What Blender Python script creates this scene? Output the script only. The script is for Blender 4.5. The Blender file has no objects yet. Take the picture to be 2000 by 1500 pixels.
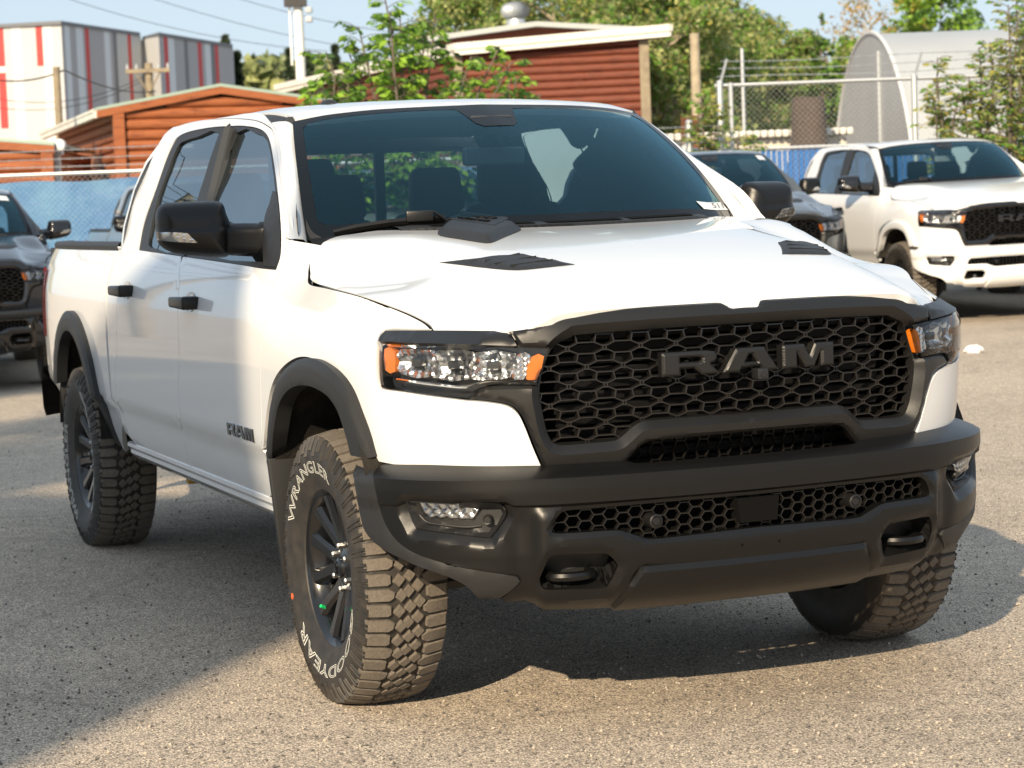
import bpy, bmesh, math, random
import numpy as np
from mathutils import Vector, Matrix, geometry as mgeo

random.seed(7); np.random.seed(7)
SC = bpy.context.scene
COL = SC.collection

# ------------------------------------------------------------------ camera
# metres; x = forward of the white pickup, y = its left, z up, origin under its front axle
IW, IH = 2000.0, 1500.0
CAMP = np.array([6.27977337, -2.92499331, 1.48413602])
YAW, PITCH, ROLL, FPX = 2.75381977, -0.08236018, -0.03777909, 4268.4557
def _basis():
    d = np.array([math.cos(PITCH)*math.cos(YAW), math.cos(PITCH)*math.sin(YAW), math.sin(PITCH)])
    r = np.cross(d, [0, 0, 1]); r /= np.linalg.norm(r); u = np.cross(r, d)
    c, s = math.cos(ROLL), math.sin(ROLL)
    return d, c*r+s*u, -s*r+c*u
CD, CR, CU = _basis()
cam = bpy.data.cameras.new('camera'); camo = bpy.data.objects.new('camera', cam)
COL.objects.link(camo)
camo.matrix_world = Matrix([[CR[i], CU[i], -CD[i], CAMP[i]] for i in range(3)] + [[0, 0, 0, 1]])
cam.sensor_width = 36.0; cam.lens = 36.0*FPX/IW; cam.clip_start = 0.05; cam.clip_end = 3000
cam.dof.use_dof = True; cam.dof.focus_distance = 6.6; cam.dof.aperture_fstop = 7.1
SC.camera = camo

# ------------------------------------------------------------------ sky, sun, exposure
SUNV = Vector((0.57, -0.50, 0.385)).normalized()      # towards the sun
world = bpy.data.worlds.new('World'); SC.world = world; world.use_nodes = True
wn = world.node_tree; wn.nodes.clear()
sky = wn.nodes.new('ShaderNodeTexSky'); sky.sky_type = 'NISHITA'; sky.sun_disc = False
sky.sun_elevation = math.asin(SUNV.z); sky.sun_rotation = math.atan2(SUNV.x, SUNV.y)
sky.air_density = 1.0; sky.dust_density = 1.0; sky.ozone_density = 1.0; sky.altitude = 700
bg = wn.nodes.new('ShaderNodeBackground'); bg.inputs[1].default_value = 0.075
wo = wn.nodes.new('ShaderNodeOutputWorld')
hz = wn.nodes.new('ShaderNodeMix'); hz.data_type = 'RGBA'; hz.inputs[0].default_value = 0.80      # summer haze evens the sky out
hz.inputs[7].default_value = (4.1, 4.85, 5.65, 1)
wn.links.new(sky.outputs[0], hz.inputs[6]); wn.links.new(hz.outputs[2], bg.inputs[0]); wn.links.new(bg.outputs[0], wo.inputs[0])
sun = bpy.data.lights.new('sun', 'SUN'); sun.energy = 3.5; sun.angle = math.radians(0.6); sun.color = (1.0, 0.82, 0.58)
suno = bpy.data.objects.new('sun', sun); COL.objects.link(suno)
suno.rotation_euler = SUNV.to_track_quat('Z', 'Y').to_euler()
suno.location = (30, -30, 20)
SC.view_settings.view_transform = 'Standard'; SC.view_settings.look = 'None'
SC.view_settings.exposure = 1.03; SC.view_settings.gamma = 1.0
SC.view_settings.use_curve_mapping = False
SC.render.engine = 'CYCLES'

# ------------------------------------------------------------------ pixel rays
def ray(p):
    q = CD*FPX + CR*(p[0]-IW/2) - CU*(p[1]-IH/2)
    return q/np.linalg.norm(q)
def at(p, axis, val):
    q = ray(p); t = (val-CAMP[axis])/q[axis]
    return CAMP+q*t
def atd(p, dist):
    "point seen at pixel p, at depth dist along the view axis"
    q = ray(p); return CAMP+q*(dist/float(q@CD))
def topx(P):
    q = np.asarray(P, float)-CAMP; z = q@CD
    return np.stack([IW/2+FPX*(q@CR)/z, IH/2-FPX*(q@CU)/z], -1), z

# ------------------------------------------------------------------ materials
MATS = {}
def mat(name, col, rough=0.5, metal=0.0, coat=0.0, spec=0.5, noise=None, bump=None, coatr=0.03, emit=None, sheen=0):
    """noise: (scale, amount, colour2[, detail]) mixes a second colour; bump: list of (scale, strength, dist)"""
    m = bpy.data.materials.new(name); m.use_nodes = True
    nt = m.node_tree; b = nt.nodes['Principled BSDF']
    b.inputs['Base Color'].default_value = (*col, 1); b.inputs['Roughness'].default_value = rough
    b.inputs['Metallic'].default_value = metal; b.inputs['Coat Weight'].default_value = coat
    b.inputs['Coat Roughness'].default_value = coatr; b.inputs['Specular IOR Level'].default_value = spec
    tc = None
    def coord():
        nonlocal tc
        if tc is None: tc = nt.nodes.new('ShaderNodeTexCoord')
        return tc.outputs['Object']
    if noise:
        sc, amt, c2 = noise[:3]
        n = nt.nodes.new('ShaderNodeTexNoise'); n.inputs['Scale'].default_value = sc
        n.inputs['Detail'].default_value = noise[3] if len(noise) > 3 else 5
        nt.links.new(coord(), n.inputs['Vector'])
        r = nt.nodes.new('ShaderNodeMapRange'); r.inputs[1].default_value = 0.35; r.inputs[2].default_value = 0.7
        r.inputs[4].default_value = amt
        nt.links.new(n.outputs[0], r.inputs[0])
        mx = nt.nodes.new('ShaderNodeMix'); mx.data_type = 'RGBA'
        mx.inputs[6].default_value = (*col, 1); mx.inputs[7].default_value = (*c2, 1)
        nt.links.new(r.outputs[0], mx.inputs[0]); nt.links.new(mx.outputs[2], b.inputs['Base Color'])
    last = None
    for (sc, st, di) in (bump or []):
        n = nt.nodes.new('ShaderNodeTexNoise'); n.inputs['Scale'].default_value = sc; n.inputs['Detail'].default_value = 3
        nt.links.new(coord(), n.inputs['Vector'])
        bp = nt.nodes.new('ShaderNodeBump'); bp.inputs['Strength'].default_value = st; bp.inputs['Distance'].default_value = di
        nt.links.new(n.outputs[0], bp.inputs['Height'])
        if last: nt.links.new(last.outputs[0], bp.inputs['Normal'])
        last = bp
    if last: nt.links.new(last.outputs[0], b.inputs['Normal'])
    if emit: 
        b.inputs['Emission Color'].default_value = (*emit[0], 1); b.inputs['Emission Strength'].default_value = emit[1]
    MATS[name] = m
    return m
def glass(name, tint, refl=1.0, rough=0.0, ior=1.5):
    m = bpy.data.materials.new(name); m.use_nodes = True; nt = m.node_tree; nt.nodes.clear()
    out = nt.nodes.new('ShaderNodeOutputMaterial'); mx = nt.nodes.new('ShaderNodeMixShader')
    tr = nt.nodes.new('ShaderNodeBsdfTransparent'); tr.inputs[0].default_value = (*tint, 1)
    gl = nt.nodes.new('ShaderNodeBsdfGlossy'); gl.inputs['Roughness'].default_value = rough
    gl.inputs[0].default_value = (*refl, 1) if hasattr(refl, '__len__') else (refl, refl, refl, 1)
    fr = nt.nodes.new('ShaderNodeFresnel'); fr.inputs[0].default_value = ior
    nt.links.new(fr.outputs[0], mx.inputs[0]); nt.links.new(tr.outputs[0], mx.inputs[1]); nt.links.new(gl.outputs[0], mx.inputs[2])
    nt.links.new(mx.outputs[0], out.inputs[0]); MATS[name] = m
    return m

mat('white_paint', (0.72, 0.73, 0.74), 0.35, coat=1.0, coatr=0.03)
mat('black_paint', (0.005, 0.007, 0.012), 0.3, coat=1.0)
mat('silver_paint', (0.25, 0.28, 0.29), 0.35, metal=0.6, coat=1.0)
mat('grey_paint', (0.10, 0.115, 0.13), 0.35, metal=0.5, coat=1.0)
mat('satin_black', (0.0050, 0.0049, 0.0049), 0.34, spec=0.38, bump=[(900, 0.12, 0.002)])
mat('grey_plastic', (0.010, 0.0098, 0.0098), 0.38, spec=0.45, bump=[(900, 0.18, 0.002)])
mat('flare_plastic', (0.017, 0.0175, 0.0185), 0.5, spec=0.42, bump=[(1100, 0.35, 0.002)])
mat('dark_plastic', (0.012, 0.012, 0.013), 0.5, bump=[(700, 0.15, 0.002)])
mat('gloss_black', (0.006, 0.006, 0.007), 0.12, coat=0.6)
mat('mesh_black', (0.010, 0.009, 0.0085), 0.33, spec=0.7)
mat('void_black', (0.004, 0.004, 0.004), 0.9, spec=0.1)
mat('liner', (0.020, 0.019, 0.018), 0.8, noise=(14, 0.8, (0.055, 0.045, 0.034)), bump=[(60, 0.4, 0.01)])
mat('rubber', (0.018, 0.017, 0.016), 0.6, noise=(22, 0.75, (0.050, 0.041, 0.032), 6), bump=[(300, 0.2, 0.003)])
mat('tread_rubber', (0.105, 0.090, 0.074), 0.85, noise=(120, 0.8, (0.165, 0.14, 0.112), 6), bump=[(420, 0.5, 0.003)])
mat('white_rubber', (0.72, 0.72, 0.66), 0.6)
mat('rim_black', (0.006, 0.0065, 0.008), 0.22, coat=0.35)
mat('chrome', (0.86, 0.87, 0.88), 0.10, metal=1.0)
mat('steel', (0.52, 0.52, 0.52), 0.3, metal=1.0, noise=(40, 0.5, (0.3, 0.3, 0.3)))
mat('reflector', (0.62, 0.64, 0.66), 0.25, metal=1.0)
mat('lamp_bezel', (0.02, 0.024, 0.03), 0.25, coat=0.5)
mat('amber', (0.62, 0.16, 0.012), 0.25, coat=0.7)
mat('red_lens', (0.35, 0.01, 0.012), 0.2, coat=0.7)
mat('pale_amber', (0.90, 0.52, 0.28), 0.25, coat=0.6)
mat('seat_black', (0.030, 0.031, 0.034), 0.65, bump=[(200, 0.3, 0.004)])
mat('interior', (0.032, 0.034, 0.037), 0.6, bump=[(200, 0.2, 0.004)])
mat('headliner', (0.22, 0.22, 0.22), 0.9)
mat('soft_grey', (0.30, 0.31, 0.32), 0.45)
mat('sticker', (0.78, 0.80, 0.80), 0.5)
mat('ink', (0.03, 0.04, 0.05), 0.6)
mat('green_cap', (0.01, 0.55, 0.16), 0.4)
mat('orange_dot', (0.75, 0.12, 0.03), 0.5)
mat('yellow_steel', (0.45, 0.26, 0.03), 0.5)
mat('frame_steel', (0.02, 0.02, 0.02), 0.6)
glass('windshield_glass', (0.62, 0.76, 0.82), (0.45, 0.85, 1.0), ior=1.6)
glass('side_glass', (0.20, 0.24, 0.25), (0.80, 0.93, 1.0), ior=3.0)
glass('rear_glass', (0.50, 0.56, 0.58), 1.0)
glass('lens_clear', (0.95, 0.96, 0.97), 1.0, ior=1.45)
mat('frit', (0.004, 0.006, 0.008), 0.12, spec=0.22)

# ------------------------------------------------------------------ mesh helpers
def link(o, parent=None):
    COL.objects.link(o)
    if parent is not None: o.parent = parent
    return o
def tag(o, label=None, cat=None, group=None, kind=None):
    if label: o['label'] = label
    if cat: o['category'] = cat
    if group: o['group'] = group
    if kind: o['kind'] = kind
    return o
def empty(name, loc=(0, 0, 0), rz=0.0, parent=None):
    o = bpy.data.objects.new(name, None); o.location = loc; o.rotation_euler = (0, 0, rz)
    o.empty_display_size = 0.2
    return link(o, parent)
def mesh(name, V, F, m, parent=None, smooth=True, angle=32, mats=None, fm=None):
    me = bpy.data.meshes.new(name)
    me.from_pydata([tuple(map(float, v)) for v in V], [], [tuple(int(i) for i in f) for f in F])
    for mm in (mats or [m]): me.materials.append(MATS[mm] if isinstance(mm, str) else mm)
    if fm is not None: me.polygons.foreach_set('material_index', [int(i) for i in fm])
    if smooth:
        me.polygons.foreach_set('use_smooth', [True]*len(me.polygons))
        if angle < 180: me.set_sharp_from_angle(angle=math.radians(angle))
    me.validate(); me.update()
    o = bpy.data.objects.new(name, me)
    return link(o, parent)

class MB:
    "collects vertices and faces"
    def __init__(s): s.V = []; s.F = []; s.M = []
    def add(s, V, F, mi=0):
        n = len(s.V); s.V += [tuple(v) for v in V]; s.F += [tuple(i+n for i in f) for f in F]; s.M += [mi]*len(F); return s
    def box(s, c, h, R=None, mi=0, taper=1.0):
        V = []
        for sz in (-1, 1):
            t = taper if sz > 0 else 1.0
            for sx, sy in ((-1, -1), (1, -1), (1, 1), (-1, 1)):
                v = np.array([sx*h[0]*t, sy*h[1]*t, sz*h[2]])
                if R is not None: v = R@v
                V.append(v+np.array(c))
        return s.add(V, [(3, 2, 1, 0), (4, 5, 6, 7), (0, 1, 5, 4), (1, 2, 6, 5), (2, 3, 7, 6), (3, 0, 4, 7)], mi)
    def tube(s, P, r, n=8, mi=0, caps=True, closed=False):
        P = [np.array(p, float) for p in P]; k = len(P)
        rr = r if hasattr(r, '__len__') else [r]*k
        V = []; up = None
        for i in range(k):
            if closed: t = P[(i+1) % k]-P[i-1]
            else: t = P[min(i+1, k-1)]-P[max(i-1, 0)]
            t = t/(np.linalg.norm(t)+1e-12)
            if up is None:
                up = np.cross(t, [0, 0, 1.0])
                if np.linalg.norm(up) < 0.05: up = np.cross(t, [1.0, 0, 0])
            up = up-t*(up@t); up /= np.linalg.norm(up)+1e-12; w = np.cross(t, up)
            for j in range(n):
                a = 2*math.pi*j/n; V.append(P[i]+rr[i]*(math.cos(a)*up+math.sin(a)*w))
        F = []
        for i in range(k if closed else k-1):
            i2 = (i+1) % k
            for j in range(n):
                F.append((i*n+j, i*n+(j+1) % n, i2*n+(j+1) % n, i2*n+j))
        if caps and not closed:
            F.append(tuple(range(n))[::-1]); F.append(tuple((k-1)*n+j for j in range(n)))
        F = [f[::-1] for f in F]
        return s.add(V, F, mi)
    def rev(s, prof, n=48, axis='y', mi=0, closed=False, c=(0, 0, 0), a0=0, a1=2*math.pi):
        "prof: list of (radius, axial)"
        full = abs(a1-a0-2*math.pi) < 1e-6; m = n if full else n+1
        V = []
        for i in range(m):
            a = a0+(a1-a0)*i/n; ca, sa = math.cos(a), math.sin(a)
            for (r, h) in prof:
                v = {'y': (r*ca, h, r*sa), 'z': (r*ca, r*sa, h), 'x': (h, r*ca, r*sa)}[axis]
                V.append((v[0]+c[0], v[1]+c[1], v[2]+c[2]))
        k = len(prof); F = []
        for i in range(n):
            i2 = (i+1) % m
            for j in range(k if closed else k-1):
                j2 = (j+1) % k
                F.append((i*k+j, i2*k+j, i2*k+j2, i*k+j2))
        return s.add(V, F, mi)
    def grid(s, P, mi=0, flip=False):
        "P: list of rows of points"
        k = len(P[0]); V = [v for row in P for v in row]; F = []
        for i in range(len(P)-1):
            for j in range(k-1):
                f = (i*k+j, (i+1)*k+j, (i+1)*k+j+1, i*k+j+1); F.append(f[::-1] if flip else f)
        return s.add(V, F, mi)
    def prism(s, poly, f0, f1, mi=0):
        "poly of 2D points mapped by f0 (front) and f1 (back) to 3D; front faces follow the poly order"
        n = len(poly); V = [f0(p) for p in poly]+[f1(p) for p in poly]
        tri = mgeo.tessellate_polygon([[Vector((p[0], p[1], 0)) for p in poly]])
        A = sum(poly[i][0]*poly[(i+1) % n][1]-poly[(i+1) % n][0]*poly[i][1] for i in range(n))
        F = []
        for t in tri:
            a, b, c = (poly[i] for i in t)
            ar = (b[0]-a[0])*(c[1]-a[1])-(b[1]-a[1])*(c[0]-a[0])
            if (ar > 0) != (A > 0): t = t[::-1]
            F.append(tuple(t)); F.append(tuple(i+n for i in t[::-1]))
        for i in range(n):
            j = (i+1) % n; F.append((j, i, i+n, j+n))
        return s.add(V, F, mi)
    def build(s, name, m, parent=None, smooth=True, angle=32, mats=None):
        return mesh(name, s.V, s.F, m, parent, smooth, angle, mats, s.M if mats else None)
    def mirrored(s):
        o = MB(); o.V = [(v[0], -v[1], v[2]) for v in s.V]; o.F = [f[::-1] for f in s.F]; o.M = list(s.M); return o

def rbox(c, h, r=0.02, seg=2):
    "rounded box as (V, F)"
    bm = bmesh.new(); bmesh.ops.create_cube(bm, size=2.0)
    for v in bm.verts: v.co = Vector((v.co.x*h[0], v.co.y*h[1], v.co.z*h[2]))
    bmesh.ops.bevel(bm, geom=bm.edges[:], offset=r, segments=seg, profile=0.6, affect='EDGES')
    bm.verts.index_update()
    V = [(v.co.x+c[0], v.co.y+c[1], v.co.z+c[2]) for v in bm.verts]; F = [tuple(v.index for v in f.verts) for f in bm.faces]
    bm.free(); return V, F
def xf(V, R=None, t=(0, 0, 0)):
    V = np.asarray(V, float)
    if R is not None: V = V@np.asarray(R).T
    return [tuple(v) for v in V+np.array(t)]
def rotz(a): c, s = math.cos(a), math.sin(a); return np.array([[c, -s, 0], [s, c, 0], [0, 0, 1.0]])
def roty(a): c, s = math.cos(a), math.sin(a); return np.array([[c, 0, s], [0, 1, 0], [-s, 0, c]])
def rotx(a): c, s = math.cos(a), math.sin(a); return np.array([[1, 0, 0], [0, c, -s], [0, s, c]])

def pch(xs, ys):
    "monotone cubic interpolation"
    xs = np.array(xs, float); ys = np.array(ys, float)
    h = np.diff(xs); dl = np.diff(ys)/h; m = np.zeros(len(xs)); m[0] = dl[0]; m[-1] = dl[-1]
    for i in range(1, len(xs)-1):
        if dl[i-1]*dl[i] > 0:
            w1 = 2*h[i]+h[i-1]; w2 = h[i]+2*h[i-1]; m[i] = (w1+w2)/(w1/dl[i-1]+w2/dl[i])
    def f(x):
        x = np.clip(np.asarray(x, float), xs[0], xs[-1]); i = np.clip(np.searchsorted(xs, x)-1, 0, len(h)-1)
        t = (x-xs[i])/h[i]
        return ((2*t**3-3*t**2+1)*ys[i]+(t**3-2*t**2+t)*h[i]*m[i]+(-2*t**3+3*t**2)*ys[i+1]+(t**3-t**2)*h[i]*m[i+1])
    return f
def sst(a, b, x):
    t = np.clip((np.asarray(x, float)-a)/(b-a), 0, 1); return t*t*(3-2*t)
def spl(P, n=8, closed=False):
    "Catmull-Rom through points; a third element 1 marks a corner"
    P = [tuple(p) for p in P]; k = len(P); out = []
    co = [len(p) > 2 and p[2] == 1 for p in P]; Q = [np.array(p[:2], float) for p in P]
    for i in range(k if closed else k-1):
        a, b = Q[i], Q[(i+1) % k]
        p0 = Q[i-1] if (i > 0 or closed) and not co[i] else 2*a-b
        p3 = Q[(i+2) % k] if (i+2 < k or closed) and not co[(i+1) % k] else 2*b-a
        for j in range(n):
            t = j/n
            out.append(0.5*((2*a)+(b-p0)*t+(2*p0-5*a+4*b-p3)*t*t+(3*a-p0-3*b+p3)*t**3))
    if not closed: out.append(Q[-1])
    return np.array(out)
def resamp(P, d, closed=True):
    P = np.asarray(P, float)
    if closed: P = np.vstack([P, P[:1]])
    out = []
    for a, b in zip(P[:-1], P[1:]):
        n = max(1, int(math.ceil(np.linalg.norm(b-a)/d-1e-6)))
        for j in range(n): out.append(a+(b-a)*j/n)
    if not closed: out.append(P[-1])
    return np.array(out)
def pip(pts, poly):
    x, y = pts[:, 0], pts[:, 1]; c = np.zeros(len(pts), bool); n = len(poly); j = n-1
    for i in range(n):
        xi, yi = poly[i]; xj, yj = poly[j]
        if yi != yj: c ^= ((yi > y) != (yj > y)) & (x < (xj-xi)*(y-yi)/(yj-yi)+xi)
        j = i
    return c
def pdist(pts, poly, closed=True):
    "distance of points to a polyline"
    P = np.asarray(poly, float); Q = np.roll(P, -1, 0) if closed else P[1:]; P = P if closed else P[:-1]
    best = np.full(len(pts), 1e9)
    for a, b in zip(P, Q):
        ab = b-a; L = ab@ab
        t = np.clip(((pts-a)@ab)/L, 0, 1) if L > 1e-14 else np.zeros(len(pts))
        d = pts-(a+t[:, None]*ab); best = np.minimum(best, (d*d).sum(1))
    return np.sqrt(best)
def area(P): x, y = P[:, 0], P[:, 1]; return 0.5*np.sum(x*np.roll(y, -1)-np.roll(x, -1)*y)
def inset(P, d):
    "move a polygon inwards by d (small)"
    P = np.asarray(P, float); s = 1 if area(P) > 0 else -1
    e = np.roll(P, -1, 0)-P; L = np.linalg.norm(e, axis=1, keepdims=True)+1e-12; e = e/L
    n = s*np.stack([-e[:, 1], e[:, 0]], 1); m = n+np.roll(n, 1, 0)
    m = m/np.maximum((m*m).sum(1, keepdims=True), 0.5)*2.0
    return P+m*d
def cdt(poly, holes=(), res=0.03, asp=1.0, lines=()):
    "triangulate a 2D region with inner points; asp stretches the grid along u"
    sc = np.array([1.0/asp, 1.0])
    loops = [resamp(np.asarray(poly)*sc, res)]+[resamp(np.asarray(h)*sc, res) for h in holes]
    V = []; E = []
    for L in loops:
        n = len(V); V += list(L); E += [(n+i, n+(i+1) % len(L)) for i in range(len(L))]
    LN = [resamp(np.asarray(l)*sc, res, False) for l in lines]
    for l in LN:
        n = len(V); V += list(l); E += [(n+i, n+i+1) for i in range(len(l)-1)]
    lo, hi = loops[0].min(0), loops[0].max(0); g = []
    k = 0; y = lo[1]
    while y < hi[1]:
        xs = np.arange(lo[0]+(0.5*res if k % 2 else 0), hi[0], res); g.append(np.stack([xs, np.full(len(xs), y)], 1)); y += res*0.87; k += 1
    g = np.vstack(g); ok = pip(g, loops[0])
    for h in loops[1:]: ok &= ~pip(g, h)
    g = g[ok]
    if len(g):
        for L in loops: g = g[pdist(g, L) > res*0.55]
        for l in LN: g = g[pdist(g, l, False) > res*0.55]
    V += list(g)
    r = mgeo.delaunay_2d_cdt([Vector((float(v[0]), float(v[1]))) for v in V], E, [], 0, 1e-7)
    U = np.array([(v.x, v.y) for v in r[0]]); T = np.array([f for f in r[2] if len(f) == 3])
    c = U[T].mean(1); ok = pip(c, loops[0])
    for h in loops[1:]: ok &= ~pip(c, h)
    return U/sc, T[ok]

class Surf:
    "a parametric sheet (u, v) -> 3D with a table for picking points by pixel"
    def __init__(s, fn, u, v, nu=300, nv=120):
        s.fn = fn; uu, vv = np.meshgrid(np.linspace(*u, nu), np.linspace(*v, nv)); s.U = uu.ravel(); s.Vv = vv.ravel()
        P = fn(s.U, s.Vv); s.px, s.z = topx(P); s.lo = (u[0], v[0]); s.hi = (u[1], v[1])
    def nor(s, u, v):
        e = 1e-3; a = s.fn(u+e, v)-s.fn(u-e, v); b = s.fn(u, v+e)-s.fn(u, v-e)
        n = np.cross(a, b); return n/(np.linalg.norm(n, axis=-1, keepdims=True)+1e-12)
    def pick(s, P, near=True):
        out = []
        for p in P:
            p = np.array(p[:2], float)
            d = ((s.px-p)**2).sum(1); c = d < max(d.min()*1.0+60, 60)
            i = np.where(c)[0]; i = i[np.argmin(s.z[i]+0.02*np.sqrt(d[i]))] if near else np.argmin(d)
            w = np.array([s.U[i], s.Vv[i]])
            for _ in range(12):
                f0, _z = topx(s.fn(w[:1], w[1:])); f0 = f0[0]
                e = 1e-4
                j1 = (topx(s.fn(w[:1]+e, w[1:]))[0][0]-f0)/e; j2 = (topx(s.fn(w[:1], w[1:]+e))[0][0]-f0)/e
                J = np.stack([j1, j2], 1)
                st = np.linalg.lstsq(J, p-f0, rcond=1e-4)[0]
                st = np.clip(st, -0.15, 0.15); w = np.clip(w+st, s.lo, s.hi)
            out.append(w)
        return np.array(out)
    def path(s, P, n=6, closed=False):
        "pixel spline -> uv polyline"
        return s.pick(spl(P, n, closed))
def panel(mb, S, poly, holes=(), res=0.035, asp=1.0, flange=0.012, disp=None, gap=0.0015, mi=0, lines=()):
    poly = np.asarray(poly, float)
    if gap: poly = inset(poly, gap)
    U, T = cdt(poly, holes, res, asp, lines)
    P = S.fn(U[:, 0], U[:, 1]); N = S.nor(U[:, 0], U[:, 1])
    if disp is not None: P = P+N*disp(U)[:, None]
    # keep only outward winding
    t = T[0]; nf = np.cross(P[t[1]]-P[t[0]], P[t[2]]-P[t[0]]); s0 = np.sign((nf*N[t[0]]).sum())
    if s0 < 0: T = T[:, ::-1]
    V = list(P); F = [tuple(t) for t in T]
    if flange:
        ed = {}
        for a, b, c in T:
            for e in ((a, b), (b, c), (c, a)):
                ed[e] = 1
        bd = [e for e in ed if (e[1], e[0]) not in ed]; mp = {}
        for a, b in bd:
            for i in (a, b):
                if i not in mp: mp[i] = len(V); V.append(P[i]-N[i]*flange)
            F.append((b, a, mp[a], mp[b]))
    mb.add(V, F, mi)
    return mb

# =================================================================== PICKUP: surfaces
def plan_table(pts):
    p = spl(pts, 14); s = np.concatenate([[0], np.cumsum(np.linalg.norm(np.diff(p, axis=0), axis=1))])
    t = np.gradient(p, axis=0); t /= np.linalg.norm(t, axis=1, keepdims=True)
    return s, p, np.stack([t[:, 1], -t[:, 0]], 1)          # outward normal for a curve running from the nose back along +y
_ps, _pp, _pn = plan_table([(.885, 0), (.876, .25), (.842, .5), (.79, .65), (.712, .78), (.615, .872), (.49, .945), (.30, .985), (.05, 1.0), (-.5, 1.0), (-1.5, 1.0), (-2.7, 1.0), (-3.7, 1.0), (-4.2, .992), (-4.5, .97), (-4.7, .945), (-4.80, .91)])
SMAX = _ps[-1]
def s_of_x(x): return np.interp(-np.asarray(x, float), -_pp[40:, 0], _ps[40:])
_front = pch([.66, .72, .76, .9, 1.0, 1.09, 1.10, 1.115, 1.14, 1.17, 1.2], [-.05, -.03, -.022, -.006, 0, 0, 0, -.012, -.065, -.13, -.2])
_door = pch([.38, .46, .50, .54, .60, .66, .69, .712, .8, 1.0, 1.12, 1.2, 1.27, 1.33, 1.40, 1.5, 1.66, 1.78, 1.83, 1.865, 1.885],
            [-.17, -.10, -.078, -.062, -.045, -.033, -.024, -.006, 0, .004, .001, -.010, -.030, -.060, -.094, -.145, -.228, -.280, -.308, -.350, -.42])
_fend = pch([.38, .50, .60, .69, .8, 1.0, 1.08, 1.15, 1.2, 1.25, 1.3, 1.36, 1.40, 1.42], [-.17, -.078, -.045, -.02, 0, .002, -.006, -.025, -.047, -.078, -.115, -.165, -.21, -.25])
def body_off(s, z):
    x = np.interp(s, _ps, _pp[:, 0]); w = sst(.85, 1.45, s)
    d = sst(-.25, -.75, x); side = (_door(z)+.045*sst(1.34, 1.6, z)*sst(-1.2, -2.6, x))*d+_fend(z)*(1-d)
    return w*side+(1-w)*_front(z)
def body_fn(s, z, extra=0.0):
    s = np.asarray(s, float); z = np.asarray(z, float)
    x = np.interp(s, _ps, _pp[:, 0]); y = np.interp(s, _ps, _pp[:, 1]); nx = np.interp(s, _ps, _pn[:, 0]); ny = np.interp(s, _ps, _pn[:, 1])
    o = body_off(s, z)+extra
    return np.stack([x+nx*o, -(y+ny*o), z+0*x], -1)
class SSurf(Surf):
    sg = 1.0
    def nor(s, u, v): return s.sg*Surf.nor(s, u, v)
def SS(fn, u, v, sg, nu=300, nv=120):
    o = SSurf(fn, u, v, nu, nv); o.sg = sg; return o
BODY = SS(body_fn, (0, SMAX), (.40, 1.88), -1, 420, 150)
FLARE = SS(lambda s, z: body_fn(s, z, 0.034-0.020*sst(.75, .5, z)), (0, SMAX), (.40, 1.2), -1, 420, 100)

_bs, _bp, _bn = plan_table([(.912, 0), (.905, .2), (.878, .45), (.835, .63), (.76, .78), (.67, .885), (.55, .965), (.40, 1.008), (.20, 1.02)])
_bprof = lambda z: np.interp(z, [.30, .34, .365, .39, .42, .47, .52, .60, .656, .664, .70, .735, .745, .760, .772, .784, .79], [-.30, -.17, -.105, -.062, -.034, -.014, -.004, -.002, -.001, .010, .013, .012, -.004, -.042, -.072, -.104, -.125])
def bump_fn(s, z):
    s = np.asarray(s, float); z = np.asarray(z, float)
    x = np.interp(s, _bs, _bp[:, 0]); y = np.interp(s, _bs, _bp[:, 1]); nx = np.interp(s, _bs, _bn[:, 0]); ny = np.interp(s, _bs, _bn[:, 1])
    o = _bprof(z)*np.where(z < .5, 1.0-0.55*sst(.6, 1.1, s), 1.0)
    return np.stack([x+nx*o, -(y+ny*o), z+0*x], -1)
BUMP = SS(bump_fn, (0, _bs[-1]), (.30, .79), -1, 300, 130)

_gpl = pch([0, .15, .3, .5, .573, .66, .75, .85, 1.0], [.887, .882, .866, .832, .815, .78, .72, .63, .45])
_grk = pch([.66, .72, .76, .85, .95, 1.1, 1.13, 1.16, 1.185, 1.21], [-.06, -.035, -.024, -.008, 0, 0, -.006, -.018, -.032, -.055])
def gr_fn(y, z, off=0.0):
    y = np.asarray(y, float); z = np.asarray(z, float)
    return np.stack([_gpl(np.abs(y))+_grk(z)+off+0*z, y+0*z, z+0*y], -1)
GRL = SS(gr_fn, (-1.0, .98), (.68, 1.21), 1, 260, 120)

# ---- outlines read off the photograph (pixels), laid on those surfaces
SHUT = [(630, 478, 1), (617, 492), (606, 513), (603, 536), (606, 554), (640, 562), (700, 577), (760, 598), (800, 614), (830, 630), (845, 644, 1)]
shut_uv = BODY.path(SHUT, 5)
shut_3d = body_fn(shut_uv[:, 0], shut_uv[:, 1])
_fs = shut_3d[21:]; _o = np.argsort(_fs[:, 0]); _sx = _fs[_o, 0]
_keep = np.concatenate([[True], np.diff(_sx) > 0.004]); _sx = _sx[_keep]
_cat = lambda a, m, b: np.concatenate([a, m, b])
ye_f = pch(_cat([-.80, -.45], _sx, [.75, .95]), _cat([.905, .916], -_fs[_o, 1][_keep], [.78, .70]))
ze_f = pch(_cat([-.80, -.45], _sx, [.75, .95]), _cat([1.275, 1.262], _fs[_o, 2][_keep], [1.105, 1.07]))
_Wr = pch([0, .5, .65, .75, .82, .86, .90, .925, 1.0], [1, .985, .965, .91, .78, .55, .20, 0, 0])
zc_f = pch([-.75, -.5, -.38, 0, .3, .6, .75, .82, .86, .9], [1.435, 1.420, 1.410, 1.380, 1.338, 1.276, 1.232, 1.206, 1.184, 1.155])
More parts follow.
